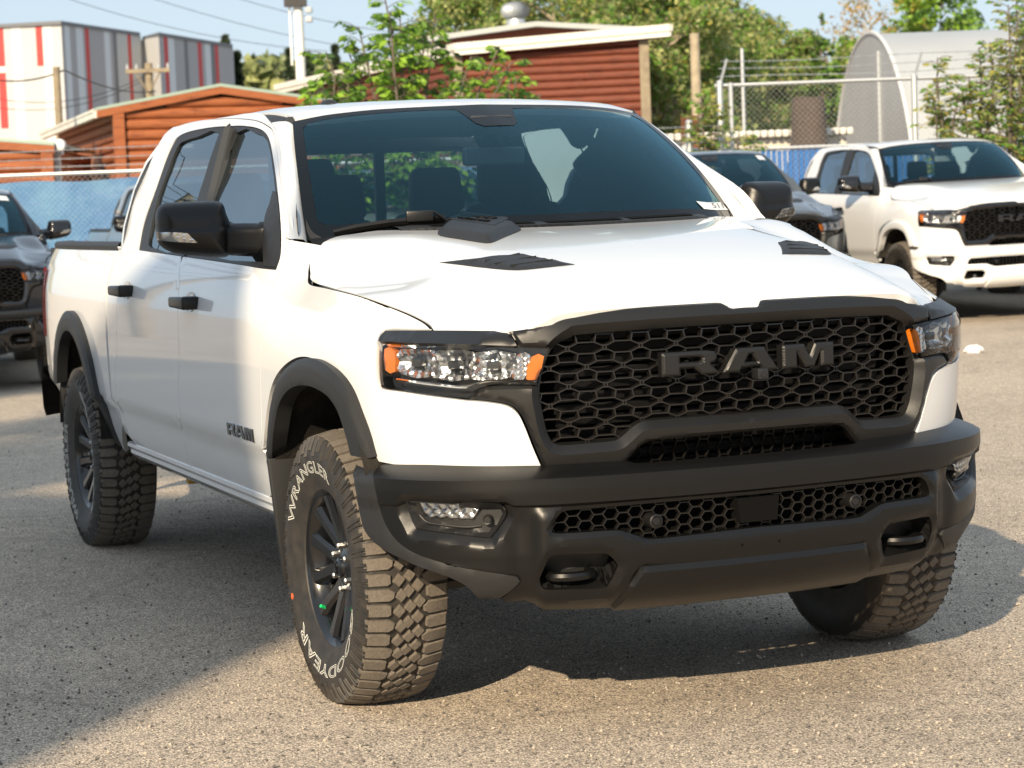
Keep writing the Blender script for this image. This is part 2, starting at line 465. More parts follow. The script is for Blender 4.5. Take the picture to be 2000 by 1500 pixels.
_W = pch([0, .2, .4, .50, .57, .63, .70, .78, 1.0], [1, .985, .95, .90, .76, .42, .22, .10, 0])
def hood_fn(x, y):
    x = np.asarray(x, float); y = np.asarray(y, float)
    a = np.abs(y); ye = ye_f(x); w = _W(a*np.minimum(1.0, 1.0))
    w = np.where(a > .78, .10*np.clip((ye-a)/(ye-.78+1e-6), 0, 1), w)
    k = sst(.15, -.33, x); w = w*(1-k)+_Wr(a)*k
    return np.stack([x+0*y, y+0*x, ze_f(x)+(zc_f(x)-ze_f(x))*w], -1)
HOOD = SS(hood_fn, (-.75, .9), (-.97, .97), 1, 240, 240)

# windscreen: ruled between the lower and the upper edge
WS_T = pch([0, .35, .55, .673], [-1.075, -1.10, -1.14, -1.187]); WS_TZ = pch([0, .35, .55, .673], [1.842, 1.834, 1.82, 1.80])
WS_B = pch([0, .4, .65, .80], [-.40, -.45, -.54, -.66]); WS_BZ = pch([0, .4, .65, .80], [1.415, 1.41, 1.40, 1.388])
def ws_fn(u, v):
    u = np.asarray(u, float); v = np.asarray(v, float); a = np.abs(u)
    yt = a*.673; yb = a*.80
    T = np.stack([WS_T(yt), np.sign(u)*yt, WS_TZ(yt)], -1); B = np.stack([WS_B(yb), np.sign(u)*yb, WS_BZ(yb)], -1)
    P = B+(T-B)*v[..., None]
    b = .03*4*v*(1-v); P[..., 0] += b*.6; P[..., 2] += b*.8; P[..., 1] += np.sign(u)*a**2*.012*4*v*(1-v)
    return P
WSC = SS(ws_fn, (-1, 1), (0, 1), 1, 200, 100)
zr_f = pch([-2.95, -2.85, -2.6, -2.2, -1.8, -1.5, -1.3, -1.18, -1.07], [1.80, 1.842, 1.872, 1.884, 1.888, 1.886, 1.874, 1.860, 1.840])
def roof_fn(x, y):
    x = np.asarray(x, float); y = np.asarray(y, float); a = np.abs(y)/.68
    return np.stack([x+0*y, y+0*x, zr_f(x+.10*a**2)-.024*a**2.2+0*y], -1)
ROOF = SS(roof_fn, (-3.0, -1.0), (-.75, .75), 1)

def both(name, fn, m, parent, right_name=None, **k):
    "build a part for the right flank and its mirror image"
    out = []
    for side in (1, -1):
        mb = MB(); fn(mb); mb = mb if side == 1 else mb.mirrored()
        out.append(mb.build(name, m, parent, **k))
    return out

TR = empty('pickup_truck')
tag(TR, 'white pickup with black grille frame, black bumper and knobbly tyres, standing in the open', 'pickup truck')

# ------------------------------------------------------------------ flank panels
DOORF = [(559, 465), (556, 500), (545, 535), (528, 580), (514, 640), (509, 700), (509, 766), (513, 881)]
DCUT = [(332, 259), (353, 245), (395, 235.5), (451, 231.7), (497, 235), (521, 245), (534, 259), (541, 298), (549.5, 367), (558, 437), (559, 465)]
FL_OUT = [(514, 905), (516, 860), (522, 800), (532, 752), (550, 721), (575, 702), (600, 699), (625, 710), (650, 732), (672, 765), (690, 810), (705, 850), (718, 896)]
FL_IN = [(682, 889), (672, 850), (657, 805), (642, 780), (625, 765), (600, 754), (575, 754), (555, 767), (542, 790), (535, 820), (530, 860), (529, 905)]
RF_OUT = [(107, 745), (106, 708), (107.5, 657), (114.5, 622.5), (128, 609), (141.5, 605), (155, 614.8), (166.7, 638), (180, 680.5), (193.7, 746), (207, 808), (224.7, 858), (244, 891)]
RF_IN = [(231, 882), (214, 845), (198, 800), (184, 752), (173, 700), (164, 668), (153, 650), (141, 645), (127, 652), (118, 672), (114.5, 700), (113, 745)]
fl_out = FLARE.path(FL_OUT, 4); fl_in = FLARE.path(FL_IN, 4)
rf_out = FLARE.path(RF_OUT, 4); rf_in = FLARE.path(RF_IN, 4)
# the rear arch is known to be round its axle: rebuild it as a symmetric arch through the read heights
def arch(xc, zc, rx, rz, a0, a1, n=26):
    A = np.radians(np.linspace(a0, a1, n)); x = xc+rx*np.cos(A); z = zc+rz*np.sin(A)
    return np.stack([s_of_x(x), z], 1)
for nm, uu in () and (('front flare', fl_out), ('front in', fl_in), ('rear out', rf_out), ('rear in', rf_in)):
    P = FLARE.fn(uu[:, 0], uu[:, 1]); print(nm, 'x', P[:, 0].min().round(2), P[:, 0].max().round(2), 'z', P[:, 1].min().round(2), P[:, 2].min().round(2), P[:, 2].max().round(2), 'ends', P[0].round(2), P[-1].round(2))

doorf = BODY.path(DOORF, 4); dcut = BODY.path(DCUT, 4)
HL = [(740, 669), (840, 674), (947, 677), (1077, 680, 1), (1064, 709), (1049, 753, 1), (973, 752), (941, 756), (928, 764), (911, 780, 1), (840, 772), (787, 764), (749, 758.5), (740, 752), (736, 720), (736.5, 676)]
BROW = [(753, 644.5, 1), (845, 644), (989, 645, 1), (1000, 653), (1011, 677, 1), (893, 673), (787, 670), (738, 666.5, 1), (742, 656)]
hl_uv = BODY.path(HL, 4, True); brow_uv = BODY.path(BROW, 4, True)
PANEL_IN = [(911, 781, 1), (950, 784), (990, 791), (1012, 806), (1026, 832), (1043, 875), (1060, 914, 1)]
panel_in = BODY.path(PANEL_IN, 4)
PANEL_B = [(1060, 914), (1000, 917), (888, 917), (808, 914), (744, 904), (718, 896)]
panel_b = BODY.path(PANEL_B, 4)
brow_top = BODY.path([(845, 644), (800, 644), (753, 644.5), (742, 656), (738, 666), (736.5, 676), (736, 720), (740, 752), (749, 758.5), (787, 764), (840, 772), (911, 781)], 3)
flo = BODY.path(FL_OUT[::-1], 4)
# A pillar ridge (side face ends here, pillar front face begins)
RIDGE = [(566, 467), (564, 438), (556, 368), (548, 298), (542, 262), (537, 250), (530, 240)]
ridge = BODY.path(RIDGE, 4)
rid3 = body_fn(ridge[:, 0], ridge[:, 1])
def _scr(n): return ws_fn(np.full(n, -1.0), np.linspace(0, 1, n))
fender_poly = np.vstack([shut_uv[::-1][:-1] if False else shut_uv, brow_top[1:], panel_in[1:], panel_b[1:], flo[1:], [[flo[-1][0]+.004, .62]], [[s_of_x(-.56), .62]], doorf[::-1], ridge[:1]])
both('fender', lambda mb: panel(mb, BODY, fender_poly, res=.03, asp=1.0, flange=.02, gap=.003), 'white_paint', TR)

WIN = [(270, 488, 1), (280, 437), (304, 367), (322, 315), (336, 283), (347, 268), (371, 257), (413, 249), (443, 247), (472, 246), (500, 250), (517, 259), (527, 277), (534, 315), (541, 367), (548, 437), (548, 495), (539, 526.5, 1)]
win = BODY.path(WIN, 4, True)
# split line between the two doors: leans back along the middle pillar above the belt
BCUT = [(443, 246), (400, 394), (372, 450), (356, 500), (349.5, 535), (350, 560), (347, 603), (349, 657), (350, 707), (348, 766), (355, 839), (364, 882), (376, 923)]
bcut = BODY.path(BCUT, 3)
RDCUT = [(332, 259), (318, 292), (291, 367), (266, 444), (240, 500), (230, 540), (228, 620), (229, 680), (224, 735), (234, 797), (252, 847), (276, 880)]
rdcut = BODY.path(RDCUT, 4)
ROCK_T = [(276, 880), (318, 900), (376, 924), (457, 961), (521, 989)]
rock_t = BODY.path(ROCK_T, 4)
def clip_u(P, lo=None, hi=None):
    return P
# the window opening in each door
def split_at(path, v):
    "index of the vertex of path closest to v"
    return int(np.argmin(((path-v)**2).sum(1)))
wi = split_at(win, bcut[0]); wb_mid = None
wloop = resamp(win, .03)
bx_low = wloop[np.argmin(np.abs(wloop[:, 0]-bcut[np.argmin(np.abs(bcut[:, 1]-1.325)), 0])+10*(wloop[:, 1] > 1.45))]
print('win', wloop[:, 0].min(), wloop[:, 0].max(), wloop[:, 1].min(), wloop[:, 1].max(), 'bcut top', bcut[0], 'bxlow', bx_low)
sB_top = bcut[0][0]; sB_low = bx_low[0]
def win_part(front):
    "part of the opening in front of / behind the door split"
    g = lambda P: (P[:, 0]-(sB_low+(sB_top-sB_low)*(P[:, 1]-bx_low[1])/(bcut[0][1]-bx_low[1])))
    d = g(wloop); k = d < 0 if front else d >= 0
    idx = np.where(k)[0]; st = [i for i in idx if not k[i-1]][0]
    P = [wloop[(st+j) % len(wloop)] for j in range(len(idx))]
    return np.array(P)
wf, wr = win_part(True), win_part(False)
iB = int(np.argmin(np.abs(bcut[:, 1]-bx_low[1]))); blow = bcut[iB:]
blow = np.vstack([[bx_low], blow[blow[:, 1] < bx_low[1]-.01]])
iT = split_at(dcut, bcut[0]); dtop_s = dcut[iT]
# front door: cut line from the split at the top, forward and down the front edge, along the sill, up the split, round the opening
def order(P, start):
    return P if np.linalg.norm(P[0]-start) < np.linalg.norm(P[-1]-start) else P[::-1]
fd_sill = rock_t[rock_t[:, 0] < blow[-1][0]-.01][::-1]
if np.linalg.norm(fd_sill[0]-doorf[-1]) > np.linalg.norm(fd_sill[-1]-doorf[-1]): fd_sill = fd_sill[::-1]
front_door = np.vstack([dcut[iT:], doorf[1:], [[s_of_x(-.56), .62]], fd_sill, blow[::-1][1:-1], wf if wf[0][1] < wf[-1][1] else wf[::-1]])
rd_sill = rock_t[rock_t[:, 0] > blow[-1][0]+.01]
rd_sill = order(rd_sill, blow[-1])
rear_door = np.vstack([dcut[:iT+1][::-1], rdcut[1:], rd_sill[::-1], blow[::-1][:-1], wr if wr[0][1] < wr[-1][1] else wr[::-1]])
DOORS = []
for nm, poly in (('front_door', front_door), ('rear_door', rear_door)):
    DOORS.append(both('door', lambda mb: panel(mb, BODY, poly, res=.035, flange=.015), 'white_paint', TR))

# cab shell round the doors: roof rail and rear pillar
CABR = [(245, 487), (259, 444), (287, 367), (315, 290), (331, 258)]
cabr = BODY.path(CABR, 4)
xr_cab = -2.93
_rx = np.array([-2.80, -2.6, -2.4, -2.2, -2.0, -1.8, -1.65, -1.55, -1.47, -1.40]); _rz = np.array([1.858, 1.862, 1.862, 1.862, 1.862, 1.862, 1.858, 1.85, 1.838, 1.822])
rail_top = np.stack([s_of_x(_rx), _rz], 1)
s_fr = ridge[-1][0]
rear_edge = np.array([[s_of_x(-2.945), .58], [s_of_x(-2.945), .70], [s_of_x(-2.93), 1.0], [s_of_x(-2.92), 1.33], [s_of_x(-2.91), 1.5], [s_of_x(-2.90), 1.66], [s_of_x(-2.87), 1.77], [s_of_x(-2.84), 1.83]])
print('rdcut x', body_fn(rdcut[:, 0], rdcut[:, 1])[::6].round(2).tolist())
cab_poly = np.vstack([rear_edge, rail_top, ridge[::-1], doorf[:1], dcut[::-1], rdcut[1:]])
both('cab_side', lambda mb: panel(mb, BODY, cab_poly, res=.04, flange=.02), 'white_paint', TR)
# pillar front face: from the ridge to the screen edge
def pillar(mb):
    n = 15
    a = np.array([np.interp(np.linspace(0, 1, n), np.linspace(0, 1, len(rid3)), rid3[:, k]) for k in range(3)]).T
    b = _scr(n); rows = []
    for t in np.linspace(0, 1, 7):
        P = a+(b-a)*t; e = 4*t*(1-t)*.010
        P = P+np.array([e*.6, -e*.6, e*.3])-np.array([0, 0, 1])*(.010*(t > .99))
        rows.append([tuple(p) for p in P])
    mb.grid(rows)
both('windscreen_pillar', pillar, 'white_paint', TR)

# window trim, glass
def trim(mb):
    hole_r = [(429, 260), (385, 266.5), (354, 277), (343, 291), (326, 333), (305, 396), (289, 466), (291, 481), (300, 484), (350, 490), (385, 394)]
    hole_f = [(459, 259), (497, 260), (515, 268), (525, 290), (535, 362), (542, 440), (538, 505), (531, 511), (372, 492), (410, 394)]
    h = [BODY.path(q, 2, True) for q in (hole_r, hole_f)]
    panel(mb, BODY, inset(wloop, .001), h, res=.03, flange=.012, gap=0, disp=lambda U: np.full(len(U), -.003))
both('window_trim', trim, 'dark_plastic', TR, angle=40)
def bpillar(mb):
    q = BODY.path([(430, 258), (458, 257), (409, 394), (371, 492), (350, 490), (385, 394)], 2, True)
    panel(mb, BODY, q, res=.04, flange=.01, disp=lambda U: np.full(len(U), .002))
both('middle_pillar_trim', bpillar, 'flare_plastic', TR)
def gl(mb):
    panel(mb, BODY, inset(wloop, .004), res=.06, flange=0, gap=0, disp=lambda U: np.full(len(U), -.012))
SIDEGLASS = both('side_window', gl, 'side_glass', TR)

def lining(mb):
    lp = np.vstack([rear_edge[2:], rail_top, ridge[::-1], [[s_of_x(-.72), 1.32]]])
    panel(mb, BODY, lp, [inset(wloop, .02)], res=.06, flange=0, gap=0, disp=lambda U: np.full(len(U), -.04)); n = len(mb.F)
    mb.F += [f[::-1] for f in mb.F]; mb.M += [0]*n
both('cab_lining', lining, 'interior', TR)

# rocker sill
def rocker(mb):
    s0, s1 = s_of_x(-.60), s_of_x(-2.95)
    zz = np.array([.535, .53, .515, .50, .485, .46, .44, .42]); oo = np.array([-.012, .004, .010, .004, .012, .004, -.03, -.12])
    ss = np.linspace(s0, s1, 40); rows = []
    for z, o in zip(zz, oo):
        P = body_fn(ss, np.full(40, z+.0)); P[:, 1] += -o*1.0
        P[:, 2] = z; rows.append([tuple(p) for p in P])
    mb.grid(rows)
both('rocker_sill', rocker, 'white_paint', TR)

# load bed side
bs0 = s_of_x(-2.965)
def bed_side(mb):
    back = np.array([[bs0, .60], [bs0, 1.0], [bs0, 1.355]])
    top = np.stack([np.linspace(bs0, SMAX, 20), np.linspace(1.355, 1.362, 20)], 1)
    end = np.array([[SMAX, .70], [s_of_x(-4.45), .66], [s_of_x(-4.26), .62]])
    ar = arch(-3.672, .50, .50, .56, -4, 184, 40)[::-1]
    poly = np.vstack([back, top[1:], end, ar])
    panel(mb, BODY, poly, res=.04, flange=.02)
both('bed_side', bed_side, 'white_paint', TR)
def rail_cap(mb):
    ss = np.linspace(bs0, SMAX, 30); rows = []
    for (o, z) in ((0.004, 1.345), (.006, 1.368), (-.004, 1.381), (-.075, 1.383), (-.085, 1.36)):
        P = body_fn(ss, np.full(30, 1.355)); P[:, 1] += -o; P[:, 2] = z; rows.append([tuple(p) for p in P])
    mb.grid(rows, flip=True)
both('bed_rail_cap', rail_cap, 'flare_plastic', TR)

# wheel arch flares
def flare_front(mb):
    poly = np.vstack([fl_out, fl_in]); 
    inn = fl_in
    def dsp(U):
        di = pdist(U, inn, False); do = pdist(U, fl_out, False)
        return -.012*(1-sst(0, .022, do))-.004*(1-sst(0, .012, di))
    panel(mb, FLARE, poly, res=.014, flange=.05, gap=0, disp=dsp)
both('wheel_flare', flare_front, 'flare_plastic', TR, angle=50)
def flare_rear(mb):
    o = arch(-3.672, .50, .515, .575, 0, 158, 44); i = arch(-3.672, .48, .43, .505, 3, 152, 44)[::-1]
    poly = np.vstack([o, i])
    def dsp(U): return -.012*(1-sst(0, .022, pdist(U, o, False)))-.004*(1-sst(0, .012, pdist(U, i, False)))
    panel(mb, FLARE, poly, res=.018, flange=.05, gap=0, disp=dsp)
both('wheel_flare', flare_rear, 'flare_plastic', TR, angle=50)

# ------------------------------------------------------------------ bonnet
HF = [(845, 644, 1), (915, 643), (989, 644), (1008, 642), (1032, 638), (1052, 630), (1076, 617), (1097, 609.5), (1125, 605), (1200, 599), (1300, 592.5), (1380, 588), (1403, 587), (1413, 590), (1429, 598), (1438, 598.5), (1452, 597.5)]
hf = HOOD.path(HF, 3)
sh_h = np.stack([shut_3d[:, 0], shut_3d[:, 1]], 1)
rear_x = lambda y: WS_B(np.abs(y))+.055+.0*y
yy = np.linspace(-.62, .0, 12)
hood_rear = np.stack([np.array([rear_x(y) for y in yy]), yy], 1)[::-1]
left = np.vstack([sh_h[3:], hf[2:-1]])
half = np.vstack([left, [[hf[-1][0], 0.0]]])
full = np.vstack([half, (half*[1, -1])[::-1][1:], (hood_rear*[1, -1])[::-1][0:], hood_rear[1:]])
_she = shut_3d[:, 2]-hood_fn(shut_3d[:, 0], shut_3d[:, 1])[:, 2]
def hood_disp(U):
    o = -.012*(1-sst(0, .02, pdist(U, np.vstack([hf, (hf*[1, -1])[::-1]]), False)))
    A = np.stack([U[:, 0], -np.abs(U[:, 1])], 1); d = np.sqrt(((A[:, None, :]-sh_h[None])**2).sum(2)); i = d.argmin(1)
    return o+_she[i]*(1-sst(0, .16, d.min(1)))
mb = MB(); panel(mb, HOOD, full, res=.025, flange=.025, gap=.005, disp=hood_disp)
mb.build('hood', 'white_paint', TR, angle=50)
print('hood front', hf[0].round(3), hf[-1].round(3), hood_fn(hf[-1:, 0], hf[-1:, 1]).round(3), 'shut', shut_3d[0].round(3), shut_3d[25].round(3), shut_3d[-1].round(3))
def gap_shade(mb):  # black tube standing in for the shade inside the bonnet shut line
    P = shut_3d+np.array([0, .002, -.007]); mb.tube(P, .0055, 6)
both('hood_gap_shade', gap_shade, 'void_black', TR)
def hood_plate(name, px, m, th=.006, parent=TR, mirror=True):
    uv = HOOD.path(px, 4, True)
    f = lambda mb: panel(mb, HOOD, uv, res=.02, flange=th+.004, gap=0, disp=lambda U: th*sst(0, .012, pdist(U, uv))+.0015)
    return both(name, f, m, parent) if mirror else None
VENT = [(858, 513, 1), (900, 508.5), (960, 502), (1010, 497.5), (1030, 499), (1060, 505), (1122, 517, 1), (1080, 521.5), (1030, 527), (1000, 528), (960, 525), (900, 518)]
vents = hood_plate('hood_vent', VENT, 'flare_plastic')
# louvres in the vent
vuv = HOOD.path(VENT, 4, True)
for k, v in enumerate(vents):
    sgn = 1 if k == 0 else -1
    c = vuv.mean(0); x0, x1 = vuv[:, 0].min(), vuv[:, 0].max(); y0, y1 = vuv[:, 1].min(), vuv[:, 1].max()
    inn = inset(vuv, .016)
    for t in np.linspace(.14, .86, 6):
        x = x0+(x1-x0)*t; yy = np.linspace(y0, y1, 60); ok = pip(np.stack([np.full(60, x), yy], 1), inn)
        if ok.sum() < 14: continue
        ya, yb = yy[ok].min(), yy[ok].max()
        P = hood_fn(np.array([x, x]), np.array([ya, yb]))
        for w in (0,):
            mb = MB(); a, b = P[0]+[0, 0, .008], P[1]+[0, 0, .008]
            q = [a+[-.016, 0, -.0015], b+[-.016, 0, -.0015], b+[.010, 0, .002], a+[.010, 0, .002]]
            q = [np.array([p[0], p[1]*sgn, p[2]]) for p in q]
            lo = [p-[0, 0, .006] for p in q]
            mb.add(q+lo, [(0, 1, 2, 3), (7, 6, 5, 4), (0, 4, 5, 1), (1, 5, 6, 2), (2, 6, 7, 3), (3, 7, 4, 0)]); mb.build('louvre', 'gloss_black', v, smooth=False)

# ------------------------------------------------------------------ grille frame
GO = [(1452, 597.5), (1438, 599), (1429, 599), (1413, 590.5), (1403, 588), (1380, 589), (1300, 593.5), (1200, 600), (1125, 606), (1097, 611), (1076, 619), (1052, 632), (1032, 640), (1008, 644), (990, 646, 1), (1001, 654), (1012, 677.5, 1), (1040, 679), (1077, 680, 1), (1064, 710), (1049.5, 753.5, 1), (975, 752.5), (943, 756.5), (930, 764.5), (913, 780.5, 1), (950, 783.5), (991, 790), (1013, 805), (1027, 831), (1044, 874), (1061, 913, 1), (1085, 921), (1140, 924), (1190, 920), (1212, 912), (1230, 896), (1248, 876), (1262, 866.5), (1285, 861), (1432, 847), (1475, 843)]
GI = [(1465, 627), (1304, 637), (1141, 649.5), (1118, 655), (1098, 667), (1079, 684), (1062, 720), (1054, 766), (1060, 806), (1068, 842), (1077, 862), (1086, 871), (1105, 873.5), (1160, 869), (1205, 864), (1222, 853), (1242, 835), (1260, 826), (1290, 822.5), (1436, 811.5), (1475, 808)]
go = GRL.path(GO, 3); gi = GRL.path(GI, 4)
go[0][0] = 0; go[-1][0] = 0; gi[0][0] = 0; gi[-1][0] = 0
gof = np.vstack([go, (go*[-1, 1])[::-1][1:-1]]); gif = np.vstack([gi, (gi*[-1, 1])[::-1][1:-1]])
def frame_disp(U):
    di = pdist(U, gif); do = pdist(U, gof)
    return .010*np.clip(do/.010, 0, 1)-.004-.026*(1-np.clip(di/.0195, 0, 1))-.06*np.clip(di-.020, 0, .03)
_cr = inset(gif, -.020); mb = MB(); panel(mb, GRL, gof, [gif], res=.009, flange=.03, gap=.001, disp=frame_disp, lines=[np.vstack([_cr, _cr[:1]])])
GFRAME = mb.build('grille_frame', 'grey_plastic', TR, angle=28)

def bars(segs, fn, w=.0055, dep=.024, off=0.0, mb=None):
    "ribs along segments ((u, v), (u, v)) on a sheet fn(u, v) whose normal is roughly +x"
    mb = mb or MB()
    for (a, b) in segs:
        a = np.array(a, float); b = np.array(b, float); d = b-a; L = np.linalg.norm(d); d /= L; n = np.array([-d[1], d[0]])
        a = a-d*w*.25; b = b+d*w*.25
        V = []
        for (t, o) in ((-w*.5, -.003), (-w*.22, 0), (w*.22, 0), (w*.5, -.003), (w*.38, -dep), (-w*.38, -dep)):
            for p in (a, b):
                q = p+n*t; P = fn(q[0:1], q[1:2])[0]; V.append(P+np.array([off+o, 0, 0]))
        F = [(2*i, 2*i+1, 2*((i+1) % 6)+1, 2*((i+1) % 6)) for i in range(6)]
        mb.add(V, [f[::-1] for f in F])
    return mb
def big_mesh(poly, P=.103, H=.052):
    segs = []; mid = gif.mean(0)
    for j in range(-2, 14):
        v = .768+j*H
        for i in range(-8, 9):
            u0 = (i+(.5 if j % 2 else 0))*P
            A, B, C = .08*P, .28*P, .5*P
            for sg in (1, -1):
                segs += [((u0-A, v+sg*.006), (u0+A, v+sg*.006))]
                for h in (1, -1):
                    segs += [((u0+h*A, v+sg*.006), (u0+h*B, v+sg*.0155)), ((u0+h*B, v+sg*.0155), (u0+h*C, v+sg*.0155))]
            segs += [((u0-.04*P, v+.006), (u0-.04*P, v-.006)), ((u0+.04*P, v+.006), (u0+.04*P, v-.006))]
            for h in (1, -1):
                segs += [((u0+h*B, v-.0155), (u0+h*.235*P, v-H+.0155))]
    grow = inset(poly, -.014)
    mid = np.array([((a[0]+b[0])/2, (a[1]+b[1])/2) for a, b in segs]); ok = pip(mid, grow)
    return [s for s, k in zip(segs, ok) if k]
mb = bars(big_mesh(gif), gr_fn, .0058, .022, -.036)
GMESH = mb.build('grille_mesh', 'mesh_black', TR, smooth=False)
# radiator shutters behind the mesh
mb = MB()
for k in range(15):
    z = .70+k*.034
    mb.box((.70, 0, z), (.004, .52, .013), R=roty(.5))
mb.build('radiator_shutter', 'dark_plastic', TR, smooth=False)
mb = MB(); mb.box((.58, 0, .85), (.02, .66, .30)); mb.build('radiator', 'void_black', TR, smooth=False)
# lower slot between frame and bumper
def honey_segs(u0, u1, v0, v1, dx, dy, q, p):
    segs = []; n0, n1 = int(u0/dx)-1, int(u1/dx)+2; m0, m1 = -1, int((v1-v0)/dy)+2
    for i in range(n0, n1):
        for j in range(m0, m1):
            cu = i*dx; cv = v0+j*dy+(dy/2 if i % 2 else 0)
            segs += [((cu-q, cv+dy/2), (cu+q, cv+dy/2)), ((cu+q, cv+dy/2), (cu+p, cv)), ((cu-q, cv+dy/2), (cu-p, cv))]
    return [s for s in segs if u0 <= (s[0][0]+s[1][0])/2 <= u1 and v0 <= (s[0][1]+s[1][1])/2 <= v1]
mb = bars(honey_segs(-.36, .36, .70, .86, .035, .05, .012, .023), gr_fn, .004, .012, -.075)
mb.build('lower_grille_mesh', 'mesh_black', TR, smooth=False)

# letters on the grille
LET = {'R': ([(0, 0), (0, 1), (.80, 1), (.92, .95), (.97, .82), (.97, .63), (.93, .52), (.85, .45), (1.0, .06), (.96, 0), (.70, 0), (.56, .30), (.32, .30), (.32, 0)], [[(.32, .55), (.32, .76), (.64, .76), (.69, .71), (.69, .60), (.64, .55)]]),
       'A': ([(0, 0), (.24, 1), (.74, 1), (1, 0), (.70, 0), (.655, .18), (.345, .18), (.30, 0)], [[(.40, .40), (.47, .72), (.53, .72), (.60, .40)]]),
       'M': ([(0, 0), (0, 1), (.42, 1), (.52, .48), (.62, 1), (1, 1), (1, 0), (.74, 0), (.74, .66), (.60, 0), (.44, 0), (.28, .66), (.28, 0)], [])}
def letter(ch, y0, w, z0, h, fn, parent, m, depth=.03, bev=.006, name='letter', lift=.012):
    poly, holes = LET[ch]; sc = np.array([w, h]); og = np.array([y0, z0])
    S = SSurf(fn, (-1, 1), (0, 1), 3, 3)
    P = np.array(poly)*sc+og; Hs = [np.array(q)*sc+og for q in holes]
    def dsp(U):
        d = pdist(U, P)
        for q in Hs: d = np.minimum(d, pdist(U, q))
        return lift-bev+bev*np.clip(d/bev, 0, 1)
    mb = MB(); panel(mb, S, P, Hs, res=max(.004, h/14), flange=depth, gap=0, disp=dsp)
    return mb.build(name, m, parent, smooth=False)
lf = lambda u, v: gr_fn(u, v, .004)
for ch, y0, w in (('R', -.272, .170), ('A', -.092, .178), ('M', .098, .174)):
    letter(ch, y0, w, .992, .066, lf, TR, 'grey_plastic')
mb = MB(); mb.add(*rbox((.905, .02, .985), (.02, .017, .015), .004)); mb.rev([(.0, .928), (.007, .928), (.008, .924), (.008, .918)], 16, 'x', c=(0, .02, .983)); mb.build('front_camera', 'dark_plastic', TR)

# brow over each headlamp, headlamps
both('headlamp_brow', lambda mb: panel(mb, BODY, brow_uv, res=.02, flange=.03, disp=lambda U: .010*sst(0, .02, pdist(U, brow_uv))), 'grey_plastic', TR, angle=60)
def hl_lens(mb): panel(mb, BODY, hl_uv, res=.02, flange=.015, disp=lambda U: -.004+.010*sst(0, .03, pdist(U, hl_uv)))
LAMPS = both('headlamp', hl_lens, 'lens_clear', TR, angle=60)
INB = SS(lambda s, z: body_fn(s, z, -.055), (0, SMAX), (.40, 1.88), -1, 10, 10)
INC = SS(lambda s, z: body_fn(s, z, -.030), (0, SMAX), (.40, 1.88), -1, 10, 10)
def lamp_parts(root, sgn):
    def bld(fn, name, m, **k):
        mb = MB(); fn(mb); mb = mb if sgn > 0 else mb.mirrored(); return mb.build(name, m, root, **k)
    bld(lambda mb: panel(mb, INB, inset(hl_uv, -.004), res=.03, flange=0, gap=0), 'lamp_housing', 'lamp_bezel')
    # reflector cells
    quad = lambda q: BODY.path(q, 2, True)
    cells = [[(766, 684), (838, 686), (832, 738), (767, 731)], [(842, 687), (920, 689), (912, 742), (836, 739)], [(924, 690), (1006, 692), (994, 739), (916, 742)]]
    for i, q in enumerate(cells):
        uv = quad(q)
        def dsp(U, uv=uv, i=i):
            d = pdist(U, uv); k = U[:, 0]*240+i
            return -.022*sst(0, .035, d)+.0035*np.abs(((k/math.pi) % 2)-1)+.003*np.sin(U[:, 1]*160+i*2)
        bld(lambda mb: panel(mb, INC, uv, res=.0065, flange=.012, gap=0, disp=dsp), 'reflector', 'reflector', smooth=False)
        c = uv.mean(0); P = body_fn(c[:1], c[1:], -.045)[0]; N = BODY.nor(c[:1], c[1:])[0]
        mb = MB(); V, F = rbox((0, 0, 0), (.012, .018, .012), .003, 1); mb.add(xf(V, rotz(math.atan2(N[1], N[0])), P), F); mb = mb if sgn > 0 else mb.mirrored(); mb.build('lamp_bowl', 'lamp_bezel', root)
    uv = quad([(741, 683), (760, 685), (762, 727), (742, 724)])
    bld(lambda mb: panel(mb, INC, uv, res=.02, flange=.02, gap=0, disp=lambda U: .012*np.ones(len(U))), 'side_marker', 'amber')
    uv = quad([(1010, 694), (1036, 695), (1024, 741), (998, 739)])
    bld(lambda mb: panel(mb, INC, uv, res=.008, flange=.01, gap=0, disp=lambda U: .002*np.sin(U[:, 0]*300)), 'reflector', 'reflector', smooth=False)
    uv = quad([(1038, 698), (1063, 697), (1048, 742), (1027, 741)])
    bld(lambda mb: panel(mb, INC, uv, res=.02, flange=.02, gap=0, disp=lambda U: .008*np.ones(len(U))), 'turn_signal', 'amber')
    ln = BODY.path([(765, 742), (840, 752), (905, 757), (945, 746), (1000, 745), (1045, 746)], 4)
    def strip(mb):
        P = body_fn(ln[:, 0], ln[:, 1], -.02); mb.tube(P, .004, 6)
    bld(strip, 'light_bar', 'chrome')
lamp_parts(LAMPS[0], 1); lamp_parts(LAMPS[1], -1)

